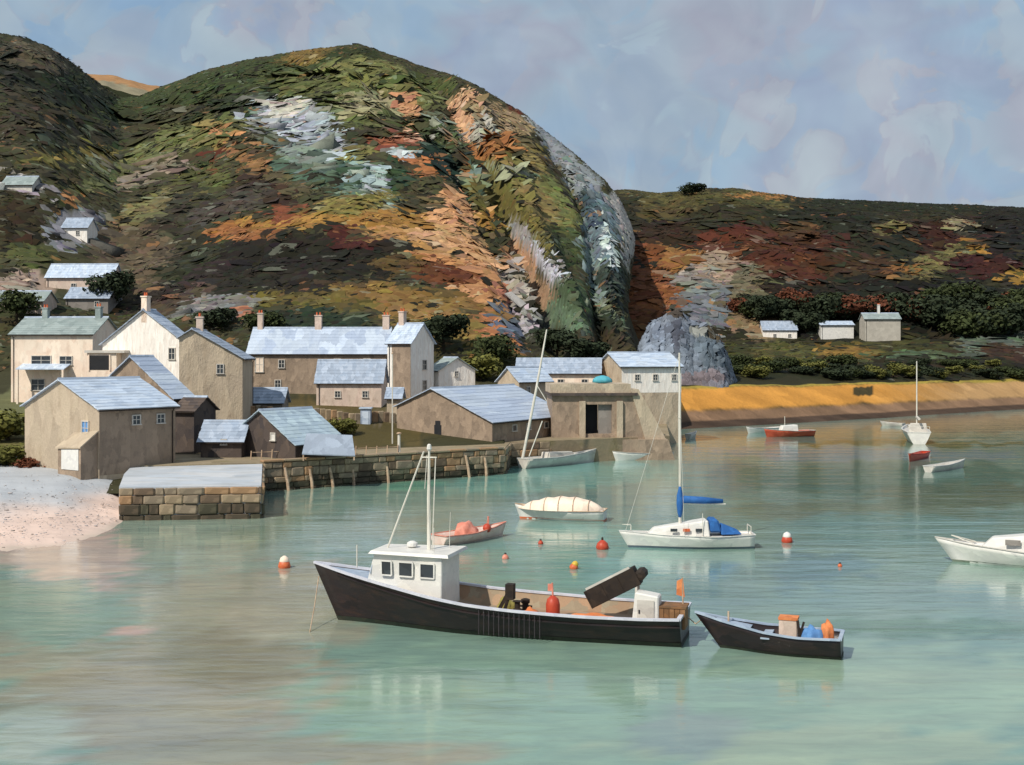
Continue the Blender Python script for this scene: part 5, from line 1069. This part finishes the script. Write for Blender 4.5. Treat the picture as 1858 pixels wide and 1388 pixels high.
# right-hand motor boat, bow left
mbt, Lm, cym = small_boat('motor_boat', 'white motor boat with low cabin cut off by the right edge', onz(1722, 1018), onz(1965, 1034), 2.7, .95, white_b, white_dull, .7, boot=paint('boot_green', (120, 132, 116), (100, 112, 100), .4, .6, .1, .5, .2), rake=1.2, dm=white_b)
cbm = trunk(mbt, Lm*.2, Lm*.78, 1.05, .6, .75, 1.95, 1.55, white_b, fr=.8)
for sgn in (-1, 1):
    for f in (.3, .45): MB().box(Lm*f, Lm*f+.8, sgn*.95-.05, sgn*.95+.03, 1.25, 1.55).build('cabin_window', stone_grey, cbm)
MB().tube([(Lm*.8, -.5, 1.15), (Lm*.98, 0, 1.5), (Lm*.8, .5, 1.15)], .03, 5).build('bow_rail', alu, mbt)
MB().lathe([(.05, 1.3), (.1, 1.35), (.08, 1.5)], (Lm*.66, -.3*cym, 0), 8).build('deck_lamp', orange_f, mbt)
# far red boat and dinghy
rb2, Lr, cyr = small_boat('motor_boat', 'red hulled launch near the far orange bank', onz(1390, 793), onz(1474, 791), 2.4, .85, redhull, white_dull, .6, dm=white_dull)
trunk(rb2, Lr*.35, Lr*.72, .7, .5, .6, 1.7, 1.6, white_b, fr=.4); MB().tube([(Lr*.6, 0, 1.6), (Lr*.6, 0, 2.9)], .05, 6).build('mast', alu, rb2)
small_boat('rowing_boat', 'white rowing boat moored left of the red launch', onz(1357, 786), onz(1420, 783), 1.8, .7, white_b, white_dull, .35)
small_boat('rowing_boat', 'small white tender moored below the far yacht at right', onz(1748, 848), onz(1684, 857), 1.4, .6, white_dull, white_b, .3)
small_boat('rowing_boat', 'tiny white dinghy just right of the tall yacht mast near the pier', onz(1262, 795), onz(1248, 797), 1.2, .7, white_dull, white_b, .3)
small_boat('red_reflection_shape', 'red tender floating just below the far yacht', onz(1650, 838), onz(1680, 829), 1.3, .65, red_f, red_f, .3, dm=salmon)  # small red hull added as the red reflection under the yacht
# far yacht seen stern-on
yf, Lyf = boat_root('sailing_yacht', 'far white yacht seen from astern with bare mast near the far bank', onz(1652, 795), onz(1668, 806))
boat_hull(yf, Lyf+3.5, 3.4, lambda t: float(np.interp(t, [0, 1], [1.5, 1.7])), white_b, white_b, 1.35, white_dull, transom=.85, rake=.5, nx=14, nz=5)
trunk(yf, 1.2, 5.5, 1.2, .7, 1.35, 2.7, 2.4, white_dull); MB().tube([(3.2, 0, 2.4), (3.2, 0, 10.9)], [.1, .07], 7).build('mast', alu, yf)
MB().tube([(3.1, 0, 3.4), (.2, 0, 3.3)], .18, 8).build('furled_sail', white_dull, yf); MB().bar((.1, -1.3, 1.5), (.1, -1.3, 2.3), .05).bar((.1, 1.3, 1.5), (.1, 1.3, 2.3), .05).bar((.1, -1.3, 2.3), (.1, 1.3, 2.3), .05).build('pushpit', alu, yf)
small_boat('rowing_boat', 'grey white dinghy lying just left of the far yacht', onz(1600, 772), onz(1640, 774), 1.4, .5, white_dull, white_dull, .3)
# dried-out yacht with leaning mast and neighbour along the quay
dy_, Ld, cyd = small_boat('sailing_yacht', 'white yacht lying under the pier wall with its mast leaning right', onz(1078, 838), onz(948, 850), 2.2, 1.0, white_dull, white_b, .8, dm=white_dull)
trunk(dy_, Ld*.3, Ld*.7, .7, .45, .8, 1.5, 1.4, white_dull)
mo = MB()
pA = Vector((Ld*.03, 0, .4)); 
bpy.context.view_layer.update(); invd = dy_.matrix_basis.inverted()
pA = invd @ wp(947, 838, 128.5); pB = invd @ wp(992, 598, 130); pM = invd @ wp(972, 712, 129)
mo = MB().tube([pA, pM, pB], [.16, .14, .07], 8).build('mast', alu, dy_)
MB().tube([invd @ wp(960, 828, 128.3), invd @ wp(984, 764, 129)], .06, 6).build('shroud', alu, mo); MB().tube([invd @ wp(975, 700, 129), invd @ wp(992, 728, 128.8)], .05, 5).build('halyard', alu, mo)
small_boat('rowing_boat', 'long white boat moored against the foot of the pier building', onz(1116, 836), onz(1216, 832), 1.9, .75, white_b, white_dull, .4)

# -- mooring buoys
def buoy(px, py, r, mat, label, pole=False, top=None, tilt=0):
    p = onz(px, py); o = thing('mooring_buoy', label, 'buoy', p, 0, 'mooring buoys'); o.rotation_euler = (0, tilt, 0)
    MB().lathe([(r*.3, -r*.5), (r*.85, -r*.15), (r, .25*r), (r*.8, .9*r), (r*.35, 1.3*r), (r*.1, 1.4*r)], n=14).build('float', mat, o, smooth=True)
    if top: MB().lathe([(r*.72, .85*r), (r*.78, 1.05*r), (r*.6, 1.55*r), (r*.15, 1.85*r)], n=12).build('cap', top, o, smooth=True)
    MB().lathe([(.05, 1.35*r), (.08, 1.5*r), (.04, 1.8*r)], n=6).build('ring', blackm, o)
buoy(516, 1030, .36, orange_f, 'orange buoy with cream cap, leftmost and left of the fishing boat bow', top=cream)
buoy(981, 987, .17, red_f, 'small dark red buoy below the covered launch')
buoy(1093, 996, .40, red_f, 'round rust red buoy left of the blue covered yacht')
buoy(1040, 1032, .25, orange_f, 'yellow topped buoy behind the black conveyor', top=yellow_f, tilt=.4)
buoy(1428, 984, .36, red_f, 'red buoy with white top right of the blue covered yacht', top=white_b)
buoy(917, 1014, .2, salmon, 'faded pink buoy right of the wheelhouse')
buoy(1524, 1028, .13, orange_f, 'tiny orange buoy in open water left of the right edge boat')
print('stones', nst, nj, 'clumps', len(ap), len(rp))

pa = fb_.matrix_basis @ Vector((0, 0, 1.1)); pb2 = sb.matrix_basis @ Vector((LS+.4, 0, 1.25)); pm = (pa+pb2)/2-Vector((0, 0, .35))
tag(MB().tube([pa, pm, pb2], .025, 5).build('tow_rope', timber), 'slack rope from the fishing boat stern to the small black boat bow', 'rope')
us_ = RNG.uniform(-120, 228, 900); ed = np.interp(us_, [-700, 0, 110, 200, 232], [66, 74.5, 76.5, 84, 90]); Dp = ed+RNG.gamma(2.2, 4.5, 900)
zz_ = np.interp(Dp-ed, [-12, 0, 6, 14, 22, 40], [-1.0, .0, .55, 1.3, 2.0, 2.45]); ok = Dp < 112
pc = np.array([(182, 176, 174), (168, 166, 168), (196, 178, 166), (150, 142, 136), (196, 190, 188)])[RNG.integers(0, 5, 900)]
pp = np.stack([(us_-CX)*Dp/F, Dp, zz_], -1)
clumps('beach_pebbles', pp[ok], pc[ok].astype(float), (.03+.07*RNG.random(900)**3)[ok], rock_mat, rock=True, dirs=np.zeros(ok.sum()))

MB().tube([(wx0+.3, -.7, wz1+.1), (wx0+.25, -.7, wz1+1.7)], .015, 5).build('aerial', alu, wh); MB().tube([(wx0+.5, .8, wz1+.1), (wx0+.5, .82, wz1+1.2)], .015, 5).build('aerial', alu, wh)
MB().lathe([(.1, wz1+.13), (.24, wz1+.2), (.24, wz1+.34), (.1, wz1+.42)], (wx0+1.9, -.3, 0), 12).build('radar_dome', white_b, wh)
bwp = fb_.matrix_basis @ Vector((LF+.75, 0, 1.9)); e_ = onz(560, 1150)
tag(MB().tube([bwp, (bwp*.55+e_*.45)-Vector((0, 0, .25)), e_-Vector((0, 0, .2))], .022, 5).build('mooring_line', timber), 'thin mooring line running from the fishing boat bow down into the water', 'rope')
